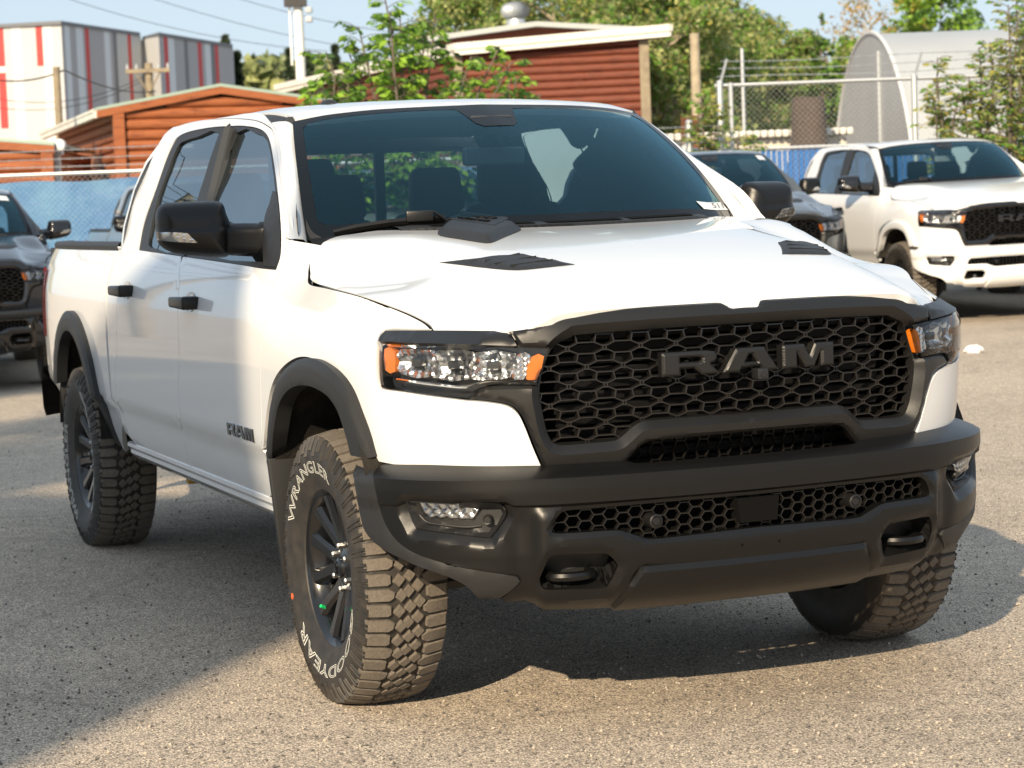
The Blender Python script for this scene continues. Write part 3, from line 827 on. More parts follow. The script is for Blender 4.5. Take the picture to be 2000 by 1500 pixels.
# ------------------------------------------------------------------ bumper
BT = [(694, 905.5, 1), (712, 900), (744, 907), (808, 917), (888, 920), (1000, 921), (1058, 920)]
FOG = [(789, 986), (800, 983.5), (880, 989), (975, 993), (986, 1000), (986, 1010), (975, 1028), (959, 1047), (949, 1051.5), (880, 1044), (815, 1035), (803, 1029), (792, 1003)]
MSH = [(1475, 966), (1320, 979), (1160, 993), (1110, 997), (1094, 1003), (1082, 1020), (1078, 1034), (1083, 1041), (1120, 1040.5), (1200, 1035.5), (1224, 1039.5), (1255, 1049.5), (1272, 1052), (1320, 1048), (1475, 1029.5)]
TOW = [(1055, 1141), (1055, 1130), (1069, 1096), (1083, 1085), (1130, 1082.5), (1178, 1081), (1192, 1086), (1206, 1102), (1204, 1113), (1189, 1141), (1176, 1149), (1120, 1151), (1070, 1152), (1059, 1149)]
SKD = [(1205, 1162), (1248, 1109), (1258, 1104), (1272, 1101), (1380, 1090), (1475, 1080)]
CAPL = [(733, 916), (729, 936), (737, 975), (750, 1019), (776, 1058), (824, 1086), (904, 1109), (1011, 1128), (1000, 1154), (978, 1170)]
ENDL = [(694, 905.5), (688, 923), (694, 968), (704, 1019), (715, 1045), (741, 1070), (802, 1102), (878, 1130), (910, 1147), (933, 1171)]
fog = BUMP.path(FOG, 3, True); msh = BUMP.path(MSH, 3); tow = BUMP.path(TOW, 3, True); skd = BUMP.path(SKD, 3)
capl = BUMP.path(CAPL, 3); endl = BUMP.path(ENDL, 3)
BOT = [(978, 1171), (1000, 1180), (1064, 1182), (1176, 1178), (1320, 1166), (1400, 1157), (1446, 1152)]
botp = BUMP.path(BOT, 3)
print('bumper end', bump_fn(endl[:, 0], endl[:, 1])[::6].round(2).tolist(), 'bot', bump_fn(botp[:, 0], botp[:, 1])[::5].round(2).tolist())
print('mesh', msh[0], msh[-1], 'skid', skd[0], skd[-1])
msh[0][0] = 0; msh[-1][0] = 0; botp[-1][0] = 0; skd[-1][0] = 0
msh_f = np.vstack([msh, (msh*[-1, 1])[::-1][1:-1]])
def bsym(s, z):
    s = np.asarray(s, float); P = bump_fn(np.abs(s), z); P[..., 1] = np.where(s < 0, -P[..., 1], P[..., 1]); return P
class CSurf(SSurf):
    def nor(s, u, v):
        u = np.asarray(u, float); return SSurf.nor(s, np.where(np.abs(u) < .006, np.where(u < 0, -.006, .006), u), v)
BSYM = CSurf(bsym, (-1.5, 1.5), (.3, .79), 5, 5); BSYM.sg = -1.0
zt = .788
_ts = np.linspace(0, capl[0][0], 60); top_l = np.stack([_ts, zt-.030*sst(.43, .35, _ts)], 1)
half = np.vstack([top_l, capl, botp[1:]])
bump_poly = np.vstack([half, (half*[-1, 1])[::-1][1:-1]])
mir = lambda P: P*np.array([-1, 1])
# soft relief of the bumper skin
cheek = BUMP.path([(1000, 960), (1060, 975), (1040, 1060), (1012, 1120), (1040, 1160), (1110, 1176)], 3)
def bump_disp(U):
    A = U*np.array([1, 1.0]); A = np.stack([np.abs(A[:, 0]), A[:, 1]], 1); o = np.zeros(len(A))
    for q, w, dp in ((fog, .026, -.020), (tow, .020, -.014)):
        o += dp*(1-np.clip(pdist(A, q)/w, 0, 1))
    o += -.010*(1-np.clip(pdist(A, msh, False)/.012, 0, 1))
    ins = pip(A, np.vstack([msh, [[0, 1]]]) if False else msh) 
    # centre section stands a little proud of the corner pods below the top bar
    c = np.clip((.665-A[:, 0])/.03, 0, 1)*np.clip((.66-A[:, 1])/.03, 0, 1); o += .014*c
    o += -.012*np.exp(-((A[:, 0]-.70)/.035)**2)*sst(.68, .60, A[:, 1])
    # lower skid area
    sk = np.vstack([skd, [[-.1, skd[-1][1]]], [[-.1, .30]], [[skd[0][0], .30]]]); d = pdist(A, skd, False); inn = pip(A, sk)
    o += np.where(inn, .010*sst(0, .012, d), 0)-.006*(1-sst(0, .008, d))
    return o
mb = MB(); panel(mb, BSYM, bump_poly, [fog, mir(fog), tow, mir(tow), msh_f], res=.0115, flange=.035, gap=.001, disp=bump_disp, lines=[np.array([(-1.12, z), (1.12, z)]) for z in (.745, .735, .664, .656)]+[np.stack([np.linspace(-.66, .66, 60), np.full(60, .63)], 1)])
BUMPER = mb.build('front_bumper', 'satin_black', TR, angle=24)
cap_poly = np.vstack([capl, [botp[0]], endl[::-1]])
both('bumper_end_cap', lambda mb: panel(mb, BUMP, cap_poly, res=.018, flange=.03, gap=.0015, disp=lambda U: -.003+.003*sst(0, .012, pdist(U, cap_poly))), 'flare_plastic', TR, angle=60)
# mesh in the bumper with its radar cover and parking sensors
bs = honey_segs(-.75, .75, .50, .70, .036, .031, .0125, .0235)
mid = np.array([((a[0]+b[0])/2, (a[1]+b[1])/2) for a, b in bs]); ok = pip(mid, inset(msh_f, -.012))
bars([s for s, k in zip(bs, ok) if k], bsym, .0042, .016, -.022).build('bumper_mesh', 'mesh_black', TR, smooth=False)
rad = BUMP.path([(1434, 975), (1436, 1022), (1452, 1021), (1470, 974)], 1)
z1, z0 = rad[0][1], rad[1][1]
mb = MB(); mb.prism([(-.066, z1), (.066, z1), (.058, z0), (-.058, z0)][::-1], lambda p: (.912, p[0], p[1]), lambda p: (.86, p[0], p[1])); mb.build('radar_cover', 'void_black', TR, smooth=False)
for sy in (-1, 1):
    mb = MB(); P = bump_fn(np.array([.318]), np.array([.598]))[0]
    mb.rev([(.0, .016), (.010, .016), (.012, .013), (.0145, .013), (.016, .018), (.020, .016), (.021, .0), (.021, -.05)][::-1], 20, 'x', c=(P[0]-.002, P[1] if sy < 0 else -P[1], P[2])); mb.build('parking_sensor', 'grey_plastic', TR)
mb = MB(); mb.box((.74, 0, .60), (.01, .70, .12)); mb.build('bumper_beam', 'void_black', TR, smooth=False)
for p in ((1443.6, 1062.3), (1516, 1055)):
    pass
mb = MB()
for yy_, zz_ in ((-.059, .51), (.059, .51)):
    P = bsym(np.array([yy_ if yy_ > 0 else yy_]), np.array([zz_]))[0]; dd = bump_disp(np.array([[yy_, zz_]]))[0]
    mb = MB(); mb.rev([(0, .0012), (.0042, .0012), (.0046, 0)][::-1], 10, 'x', c=(P[0]+dd+.0006, -yy_, zz_)); mb.build('plate_hole', 'void_black', TR, smooth=False)
# fog lamp pods
FIN = SS(lambda s, z: bump_fn(s, z)-0.0, (0, 1.5), (.3, .79), -1, 5, 5)
def fog_pod(mb):
    panel(mb, BUMP, fog, res=.012, flange=.03, gap=0, disp=lambda U: -.016-.022*sst(0, .010, pdist(U, fog)))
PODS = both('fog_lamp', fog_pod, 'dark_plastic', TR, angle=45)
lamp_uv = BUMP.path([(806, 988, 1), (870, 991), (932, 996, 1), (920, 1015), (905, 1017), (850, 1014), (824, 1011)], 3, True)
sens_uv = BUMP.path([(950, 1017)], 1) if False else BUMP.pick([(950, 1017)])
for k, root in enumerate(PODS):
    sgn = 1 if k == 0 else -1
    def bld(mb, name, m, **kw):
        mb = mb if sgn > 0 else mb.mirrored(); return mb.build(name, m, root, **kw)
    mb = MB(); panel(mb, BUMP, lamp_uv, res=.006, flange=.01, gap=0, disp=lambda U: -.030+.004*np.sin(U[:, 0]*190)*np.cos(U[:, 1]*200)); bld(mb, 'reflector', 'reflector', angle=180)
    mb = MB(); panel(mb, BUMP, inset(lamp_uv, -.003), res=.02, flange=0, gap=0, disp=lambda U: np.full(len(U), -.020)); bld(mb, 'lens', 'lens_clear')
    P = bump_fn(sens_uv[:, 0], sens_uv[:, 1])[0]; N = BUMP.nor(sens_uv[:, 0], sens_uv[:, 1])[0]
    mb = MB(); mb.rev([(0, -.012), (.009, -.012), (.010, -.015), (.0125, -.014), (.0135, -.020), (.0135, -.04)][::-1], 20, 'x')
    a = math.atan2(N[1], N[0]); mb.V = xf(mb.V, rotz(a), P); bld(mb, 'parking_sensor', 'grey_plastic')
    ln = BUMP.path([(806, 1010), (822, 1024), (850, 1029), (905, 1034), (935, 1031)], 3)
    mb = MB(); Pp = bump_fn(ln[:, 0], ln[:, 1])-.034*BUMP.nor(ln[:, 0], ln[:, 1]); mb.tube(Pp, .003, 6); bld(mb, 'pod_rib', 'dark_plastic')
# tow hook pockets
def tow_pocket(mb):
    panel(mb, BUMP, tow, res=.03, flange=0, gap=0, disp=lambda U: np.full(len(U), -.075))
    P = bump_fn(tow[:, 0], tow[:, 1]); N = BUMP.nor(tow[:, 0], tow[:, 1])
    rows = [[tuple(p) for p in np.vstack([P+N*o, (P+N*o)[:1]])] for o in (-.010, -.075)]
    mb.grid(rows); mb.grid(rows, flip=True)
both('tow_pocket', tow_pocket, 'dark_plastic', TR)
tc = tow.mean(0); TP = bump_fn(tc[:1], tc[1:])[0]
for sy in (1, -1):
    mb = MB(); c = TP+np.array([-.018, 0, -.010])
    P = []
    for t in np.linspace(-1.35, 1.35, 15):
        P.append((c[0]-.035+.045*math.cos(t), c[1]+.062*math.sin(t)*1.0, c[2]))
    P = [(c[0]-.11, P[0][1]+.008, c[2])]+P+[(c[0]-.11, P[-1][1]-.008, c[2])]
    mb.tube(P, .0145, 8); mb.V = [(v[0], v[1], c[2]+(v[2]-c[2])*.95) for v in mb.V]
    mb = mb if sy > 0 else mb.mirrored(); mb.build('tow_hook', 'satin_black', TR)

# ------------------------------------------------------------------ text as mesh data
def text_mesh(s, size=1.0, outline=0.0, extrude=0.0, spacing=1.0, bold=0.0):
    cu = bpy.data.curves.new('t', 'FONT'); cu.body = s; cu.size = size; cu.align_x = 'CENTER'; cu.align_y = 'CENTER'
    cu.space_character = spacing; cu.resolution_u = 3
    if outline: cu.fill_mode = 'NONE' if hasattr(cu, 'fill_mode') else cu.fill_mode
    if outline: cu.bevel_depth = outline; cu.bevel_resolution = 0
    else: cu.extrude = extrude
    if bold: cu.offset = bold
    o = bpy.data.objects.new('t', cu); COL.objects.link(o); dg = bpy.context.evaluated_depsgraph_get()
    me = bpy.data.meshes.new_from_object(o.evaluated_get(dg))
    V = [tuple(v.co) for v in me.vertices]; F = [tuple(p.vertices) for p in me.polygons]
    bpy.data.objects.remove(o); bpy.data.curves.remove(cu); bpy.data.meshes.remove(me)
    return np.array(V), F

# ------------------------------------------------------------------ roof, screen, cab
yy = np.linspace(-.662, .662, 25)
rf = np.stack([np.array([float(WS_T(min(abs(y), .673)))-.012 for y in yy]), yy], 1)
roof_poly = np.vstack([rf, [[-2.86, .655], [-2.90, .5]], [[-2.92, 0]], [[-2.90, -.5], [-2.86, -.655]]])
mb = MB(); panel(mb, ROOF, roof_poly, res=.06, flange=.03, gap=0, disp=lambda U: -.010*(1-sst(0, .03, pdist(U, roof_poly))))
mb.build('roof', 'white_paint', TR, angle=60)
def ditch(mb):
    B = np.vstack([body_fn(rail_top[:, 0], rail_top[:, 1]), rid3[-1:], [[-1.25, -.695, 1.803]], ws_fn(np.array([-1.0]), np.array([1.0]))])
    A = roof_fn(B[:, 0], np.full(len(B), -.650)); A[-1] = B[-1]+[-.01, .03, .005]
    rows = [[tuple(p) for p in A+[0, .0, -.014]], [tuple(p) for p in (A+B)/2+[0, 0, -.016]], [tuple(p) for p in B+[0, -.006, -.010]]]
    mb.grid(rows, flip=False); mb.grid(rows, flip=True)
both('roof_ditch_strip', ditch, 'dark_plastic', TR)
CAM_PATCH = [(856, 232), (872, 250), (889, 270), (908, 285), (955, 288), (1003, 284), (1011, 268), (1004, 250), (992, 227)]
mb = MB(); m_ = np.array([(-1, 0), (1, 0), (1, 1), (-1, 1)], float)
full_uv = resamp(m_, .1)
panel(mb, WSC, full_uv, res=.09, flange=0, gap=0); mb.build('windscreen', 'windshield_glass', TR)
hole = np.array([(-.955, .12), (-.955, .90), (-.93, .945), (-.88, .955), (-.3, .962), (-.16, .955), (-.135, .88), (-.115, .80), (-.08, .765), (.08, .765), (.115, .80), (.135, .88), (.16, .955), (.3, .962), (.88, .955), (.93, .945), (.955, .90), (.955, .12), (.93, .085), (.88, .075), (.0, .055), (-.88, .075), (-.93, .085)])
mb = MB(); panel(mb, WSC, full_uv, [hole], res=.05, flange=0, gap=0, disp=lambda U: np.full(len(U), .0015)); mb.build('windscreen_band', 'frit', TR)
# camera block and inner mirror
mb = MB(); mb.add(*rbox((-1.02, 0, 1.765), (.05, .085, .035), .015)); mb.build('camera_housing', 'interior', TR)
mb = MB(); mb.prism([(-.05, 0), (.05, 0), (.02, .022), (-.005, .022)], lambda p: (-.955, p[0], 1.735+p[1]), lambda p: (-.965, p[0], 1.735+p[1])); mb.build('camera_shade', 'headliner', TR, smooth=False)
imr = empty('mirror_mount', (0, 0, 0), 0, TR); bpy.data.objects.remove(imr)
mb = MB(); mb.add(*rbox((0, 0, 0), (.016, .125, .032), .014, 3)); mb.V = xf(mb.V, rotz(.16), (-1.00, .01, 1.655)); MIR = mb.build('interior_mirror', 'soft_grey', TR)
mb = MB(); mb.tube([(-1.0, 0, 1.67), (-.99, 0, 1.74)], .012, 8); mb.build('mirror_stem', 'interior', MIR)
mb = MB(); mb.add(*rbox((.012, 0, 0), (.006, .118, .027), .004)); mb.V = xf(mb.V, rotz(.16), (-1.00, .01, 1.655)); mb.build('mirror_face', 'headliner', MIR)
# sticker in the lower corner of the screen
stk = WSC.path([(1359, 394, 1), (1380, 396.5), (1406, 396, 1), (1421, 411, 1), (1398, 411.5), (1374, 409, 1)], 2, True)
mb = MB(); panel(mb, WSC, stk, res=.03, flange=0, gap=0, disp=lambda U: np.full(len(U), .003)); STK = mb.build('windscreen_sticker', 'sticker', TR)
A3 = WSC.pick([(1386, 403), (1413, 404), (1400, 397), (1408, 411)]); Q = ws_fn(A3[:, 0], A3[:, 1])
V, F = text_mesh('511', 1.0)
ux = (Q[1]-Q[0]); uy = (Q[2]-Q[3]); c = Q.mean(0); N = WSC.nor(A3[:1, 0], A3[:1, 1])[0]
w, h = V[:, 0].ptp() if hasattr(V[:, 0], 'ptp') else np.ptp(V[:, 0]), np.ptp(V[:, 1])
mb = MB(); mb.add([tuple(c+ux*(v[0]/w)*.78+uy*(v[1]/h)*.66+N*.0045) for v in V], F); o_ = mb.build('sticker_digits', 'ink', STK, smooth=False); o_['kind'] = 'stuff'

# scuttle between bonnet and screen
def cowl_strip():
    us = np.linspace(-1, 1, 41); rows = []
    B = ws_fn(us, np.zeros(41))
    for dx, dz in ((-.02, .012), (.02, .006), (.05, -.002), (.075, -.012), (.085, -.03)):
        P = B+[dx, 0, 0]; P[:, 2] = B[:, 2]+dz-.004; rows.append([tuple(p) for p in P])
    return rows
mb = MB(); rws = cowl_strip(); mb.grid(rws); mb.grid(rws, flip=True); mb.build('scuttle_panel', 'flare_plastic', TR)
COWL = [(905, 431), (960, 425.5), (1040, 418), (1150, 413.5), (1250, 412), (1330, 414), (1375, 420), (1425, 433, 1), (1395, 431), (1370, 426), (1300, 425.5), (1180, 427), (1080, 432), (1003, 440, 1), (960, 444)]
# black scoop trim that wraps the rear of the bonnet, and the badge plate at its corner
hr = lambda y: rear_x(y)
def scoop(mb):
    yy = np.linspace(-.56, .56, 45); rows = []
    for dx, dz in ((-.075, .006), (-.045, .012), (.0, .012), (.026, .008), (.032, .0)):
        P = hood_fn(np.array([hr(y)+dx+.02*(1-(y/.56)**2) for y in yy]), yy); P[:, 2] += dz-.004*(np.abs(yy) > .53); rows.append([tuple(p) for p in P])
    mb.grid(rows); mb.grid(rows, flip=True)
mb = MB(); scoop(mb); SCP = mb.build('hood_scoop_trim', 'flare_plastic', TR)
for (ya, yb) in ((-.46, -.12), (-.08, .20), (.23, .50)):
    mb = MB(); yy = np.linspace(ya, yb, 14)
    rows = []
    for dx in (-.05, -.01, .012):
        P = hood_fn(np.array([hr(y)+dx+.02*(1-(y/.56)**2) for y in yy]), yy); P[:, 2] += .0135; rows.append([tuple(p) for p in P])
    mb.grid(rows); mb.grid(rows, flip=True); mb.build('scoop_slot', 'void_black', SCP)
PLATE = [(856, 453), (866, 444), (888, 433), (903, 430), (925, 430), (960, 437), (985, 440), (1005, 444), (1017, 450), (985, 464), (962, 474), (945, 475), (900, 468), (860, 461)]
def plate(mb): 
    uv = HOOD.path(PLATE, 3, True); panel(mb, HOOD, uv, res=.012, flange=.03, gap=0, disp=lambda U: .004+.022*sst(0, .03, pdist(U, uv)))
mb = MB(); plate(mb); PLT = [mb.build('badge_plate', 'flare_plastic', TR)]
PIN = [(874, 447, 1), (900, 432.5, 1), (990, 445, 1), (993, 448, 1), (966, 461, 1)]
for k, root in enumerate(PLT):
    uv = HOOD.path([(x, y-5, 1) for x, y, _ in PIN], 1, True)
    mb = MB(); panel(mb, HOOD, uv, res=.03, flange=.004, gap=0, disp=lambda U: np.full(len(U), .0275)); mb = mb if k == 0 else mb.mirrored()
    pl = mb.build('badge_inset', 'dark_plastic', root, smooth=False)
    for s_, p0, p1, hh in (('1500', (905, 437), (962, 444), .040), ('HURRICANE', (897, 443), (953, 450), .017)):
        a, b = HOOD.pick([p0, p1]); A, B = hood_fn(a[:1], a[1:])[0], hood_fn(b[:1], b[1:])[0]
        r_ = (B-A); L = np.linalg.norm(r_); r_ /= L; up = np.cross([0, 0, 1.0], r_); up -= r_*(up@r_); up /= np.linalg.norm(up); n_ = np.cross(r_, up)
        V, F = text_mesh(s_, 1.0, extrude=.02); w_, h_ = np.ptp(V[:, 0]), np.ptp(V[:, 1])
        c = (A+B)/2+n_*.031
        W = np.array([c+r_*(v[0]/w_*L)+up*(v[1]/h_*hh)+n_*v[2]*.12 for v in V])
        if k == 1: W = np.array([c+r_*(-v[0]/w_*L)+up*(v[1]/h_*hh)+n_*v[2]*.12 for v in V]); W[:, 1] *= -1
        mb = MB(); mb.add(W, F); o_ = mb.build('badge_letters', 'satin_black', root, smooth=False); o_['kind'] = 'stuff'
# wiper on the passenger side
wp = WSC.pick([(657, 462), (700, 453), (760, 444), (820, 438), (868, 434)]); P = ws_fn(wp[:, 0], wp[:, 1]); N = WSC.nor(wp[:, 0], wp[:, 1])
mb = MB(); mb.tube(P+N*.022, [.010, .012, .012, .012, .010], 6); WIP = mb.build('wiper_blade', 'satin_black', TR, smooth=False)
mb = MB(); V, F = rbox((0, 0, 0), (.045, .014, .018), .007); c = P[3]+N[3]*.036; d_ = (P[4]-P[2]); a_ = math.atan2(d_[1], d_[0]); mb.add(xf(V, rotz(a_), c), F)
mb.tube([c, c+N[3]*.012+(P[4]-P[3])*.6, P[4]+N[4]*.028+[.02, .02, -.03]], .006, 6); mb.build('wiper_arm', 'satin_black', WIP)
mb = MB(); mb.tube((P+N*.008)*[1, 1, 1], .006, 5); mb.build('wiper_rubber', 'dark_plastic', WIP)
# corner cover at the foot of each pillar
def cornerc(mb):
    q = WSC.path([(609, 471, 1), (600, 452), (598, 430, 1), (612, 455), (640, 470, 1), (630, 477, 1)], 3, True); panel(mb, WSC, q, res=.03, flange=.012, gap=0, disp=lambda U: np.full(len(U), .004))
both('pillar_foot_cover', cornerc, 'dark_plastic', TR)

# cab rear wall and rear window
def back_pt(y, z): return np.array([-2.945+.05*(1.88-z)*0+.045*sst(1.7, 1.86, z), y, z])
outer = [(-.935, 1.30), (-.91, 1.45), (-.86, 1.60), (-.80, 1.72), (-.74, 1.80), (-.66, 1.845), (-.4, 1.86), (.4, 1.86), (.66, 1.845), (.74, 1.80), (.80, 1.72), (.86, 1.60), (.91, 1.45), (.935, 1.30), (.94, .62), (-.94, .62)]
whole = [(-.74, 1.37), (-.74, 1.62), (-.70, 1.71), (-.62, 1.74), (.62, 1.74), (.70, 1.71), (.74, 1.62), (.74, 1.37), (.70, 1.345), (-.70, 1.345)]
BK = SSurf(lambda u, v: np.stack([np.full(np.shape(u), -2.945)+.05*sst(1.70, 1.86, v), u+0*v, v+0*u], -1), (-1, 1), (.6, 1.9), 3, 3); BK.sg = -1
mb = MB(); panel(mb, BK, np.array(outer), [np.array(whole)], res=.08, flange=.03, gap=0); mb.build('cab_rear_wall', 'white_paint', TR)
mb = MB(); panel(mb, BK, np.array(whole), res=.2, flange=0, gap=0, disp=lambda U: np.full(len(U), -.01)); mb.build('rear_window', 'rear_glass', TR)
mb = MB(); mb.box((-2.93, -.24, 1.545), (.012, .022, .20)); mb.box((-2.93, .24, 1.545), (.012, .022, .20)); mb.tube([(-2.93, y, z) for y, z in whole], .014, 6, closed=True); mb.build('rear_window_frame', 'interior', TR, smooth=False)

# ------------------------------------------------------------------ interior
mb = MB()
ys = np.linspace(-.86, .86, 20)
rows = []
for x, z in ((-.60, 1.385), (-.70, 1.375), (-.95, 1.345), (-1.05, 1.30), (-1.08, 1.20), (-1.04, .95)):
    rows.append([(x+.10*(y/.86)**2*(-1 if x > -.9 else 0), y*(1.0 if z > 1.0 else 1.0), z+.012*math.cos(y*7)*(1 if z > 1.25 else 0)) for y in ys])
mb.grid(rows); mb.grid(rows, flip=True); DASH = mb.build('dashboard', 'interior', TR)
mb = MB(); mb.add(*rbox((-1.04, .40, 1.355), (.07, .17, .035), .03)); mb.build('instrument_hood', 'interior', DASH)
mb = MB(); mb.add(*rbox((-1.06, 0, 1.20), (.02, .12, .14), .01)); mb.build('centre_screen', 'gloss_black', DASH)
mb = MB()
R_ = roty(-.42); cs = np.array([-1.27, .40, 1.20])
mb.tube([cs+R_@np.array([0, .185*math.cos(a), .185*math.sin(a)]) for a in np.linspace(0, 2*math.pi, 32, endpoint=False)], .016, 8, closed=True)
WHEEL_ST = mb.build('steering_wheel', 'soft_grey', TR)
mb = MB(); V, F = rbox((0, 0, 0), (.02, .07, .06), .02); mb.add(xf(V, R_, cs), F)
for a in (0, math.pi, -math.pi/2): mb.tube([cs, cs+R_@np.array([0, .18*math.cos(a), .18*math.sin(a)])], .015, 6)
mb.build('steering_hub', 'interior', WHEEL_ST)
def seat(x, y, w=.25, top=1.45, hr=True):
    t = MB(); V, F = rbox((0, 0, 0), (.28, w, .09), .06, 3); t.add(xf(V, None, (x+.15, y, .93)), F)
    V, F = rbox((0, 0, 0), (.07, w, .30), .06, 3); V = [(v[0], v[1]*(1-.20*max(0, v[2]/.3)), v[2]) for v in V]; t.add(xf(V, roty(-.20), (x-.17, y, top-.26)), F)
    s = t.build('seat', 'seat_black', TR)
    if hr:
        t = MB(); V, F = rbox((0, 0, 0), (.045, .125, .10), .04, 3); V = [(v[0], v[1]*(1-.15*max(0, v[2]/.1)), v[2]) for v in V]; t.add(xf(V, roty(-.12), (x-.27, y, top+.135)), F)
        t.tube([(x-.25, y-.05, top), (x-.27, y-.05, top+.10)], .007, 6); t.tube([(x-.25, y+.05, top), (x-.27, y+.05, top+.10)], .007, 6)
        t.build('headrest', 'seat_black', s)
for y in (-.42, .42): seat(-1.62, y)
for y in (-.45, .45): seat(-2.52, y, .27, 1.42)
seat(-2.54, 0, .17, 1.40, hr=True)
mb = MB(); mb.add(*rbox((-1.45, 0, 1.02), (.35, .12, .12), .04)); mb.build('centre_console', 'interior', TR)
mb = MB(); mb.box((-1.9, 0, .66), (1.05, .88, .02)); mb.build('cab_floor', 'interior', TR, smooth=False)
mb = MB(); rows = []
for y in np.linspace(-.66, .66, 9): rows.append([(x, y, float(roof_fn(np.array([x]), np.array([y]))[0][2])-.045) for x in np.linspace(-2.88, -1.25, 8)])
mb.grid(rows); mb.grid(rows, flip=True); mb.build('roof_lining', 'headliner', TR)
def doorcard(mb):
    ss = np.linspace(s_of_x(-.75), s_of_x(-2.9), 20); rows = []
    for z, o in ((1.325, .03), (1.28, .10), (1.0, .12), (.66, .12)):
        P = body_fn(ss, np.full(20, z)); P[:, 1] += o; rows.append([tuple(p) for p in P])
    mb.grid(rows); mb.grid(rows, flip=True)
both('door_card', doorcard, 'interior', TR)
for Pq in ([(-.72, -.80, 1.36), (-1.24, -.66, 1.80)], [(-1.68, -.90, 1.34), (-1.80, -.73, 1.80)], [(-2.75, -.90, 1.34), (-2.88, -.70, 1.80)]):
    both('pillar_lining', lambda mb: mb.tube(Pq, .03, 6), 'interior', TR)
both('grab_handle', lambda mb: mb.tube([(-.86, -.80, 1.44), (-.88, -.775, 1.47), (-1.0, -.745, 1.60), (-1.02, -.755, 1.62)], .013, 8), 'interior', TR)

# ------------------------------------------------------------------ door mirrors
def tilt_plane(x0, k, y0):
    S = SSurf(lambda u, v: np.stack([x0+k*(np.asarray(u)-y0)+0*v, u+0*v, v+0*u], -1), (-2, 0), (1, 2), 3, 3); S.sg = 1
    def put(P):
        out = []
        for p in P:
            q = ray(p[:2]); t = (x0+k*(CAMP[1]-y0)-CAMP[0])/(q[0]-k*q[1]); out.append((CAMP+q*t)[1:])
        return np.array(out)
    return S, put
MS, mput = tilt_plane(-1.0, .25, -1.10)
AS, aput = tilt_plane(-.95, .85, -.98)
MH = spl([(303, 430), (306, 410), (318, 398), (345, 395), (400, 392.5), (424, 393), (436, 400), (442, 418), (449, 437), (452, 470), (446, 498), (430, 503), (390, 500), (345, 495), (318, 484), (306, 466)], 4, True)
MA = spl([(436, 437, 1), (470, 436), (505, 436, 1), (510, 433), (540, 433, 1), (543, 470, 1), (524, 503, 1), (436, 498, 1)], 3, True)
mh, ma = mput(MH), aput(MA)
def pillow(poly, depth, r):
    def f(U):
        d = np.clip(pdist(U, poly)/r, 0, 1); return depth*np.sqrt(np.clip(1-(1-d)**2, 0, 1))
    return f
zc_m = mput([(380, 449)])[0][1]
def flipS(S):
    B = SSurf(S.fn, (-2, 0), (1, 2), 3, 3); B.sg = -1; return B
def mdisp(U):
    o = pillow(mh, .075, .075)(U); o += .007*sst(zc_m+.006, zc_m-.006, U[:, 1])*sst(0, .02, pdist(U, mh)); return o
def house(mb):
    panel(mb, MS, mh, res=.008, flange=.0, gap=0, disp=mdisp)
    panel(mb, flipS(MS), mh, res=.02, flange=0, gap=0, disp=pillow(mh, .05, .03))
HOUSES = both('door_mirror', house, 'satin_black', TR, angle=60)
for k, root in enumerate(HOUSES):
    sgn = 1 if k == 0 else -1
    def bld(mb, name, m, **kw):
        mb = mb if sgn > 0 else mb.mirrored(); return mb.build(name, m, root, **kw)
    mb = MB(); panel(mb, AS, ma, res=.012, flange=0, gap=0, disp=pillow(ma, .04, .028)); panel(mb, flipS(AS), ma, res=.02, flange=0, gap=0, disp=pillow(ma, .05, .03)); bld(mb, 'mirror_arm', 'satin_black', angle=60)
    sg_ = mput(spl([(306, 453, 1), (340, 453.5), (366, 455, 1), (386, 474, 1), (340, 472), (307, 468.5, 1)], 3, True))
    mb = MB(); panel(mb, MS, sg_, res=.006, flange=.006, gap=0, disp=lambda U: mdisp(U)+.003+.0012*np.sin(U[:, 0]*900)*(U[:, 0] > sg_[:, 0].mean())); bld(mb, 'turn_signal', 'reflector')
    mb = MB(); panel(mb, MS, inset(sg_, -.001), res=.008, flange=.002, gap=0, disp=lambda U: mdisp(U)+.0065); bld(mb, 'signal_lens', 'lens_clear')
    gl_ = inset(mh, .022); mb = MB(); panel(mb, flipS(MS), gl_, res=.04, flange=0, gap=0, disp=lambda U: np.full(len(U), .054)); bld(mb, 'mirror_glass', 'chrome')
# black sail that carries the mirror arm
def sail(mb):
    q = BODY.path([(533, 373, 1), (541, 380), (547, 437), (548, 495), (540, 522, 1), (515, 519, 1), (512, 450, 1)], 3, True)
    panel(mb, BODY, q, res=.03, flange=.02, gap=0, disp=lambda U: .001+.018*sst(0, .05, pdist(U, q)))
both('mirror_sail', sail, 'dark_plastic', TR)

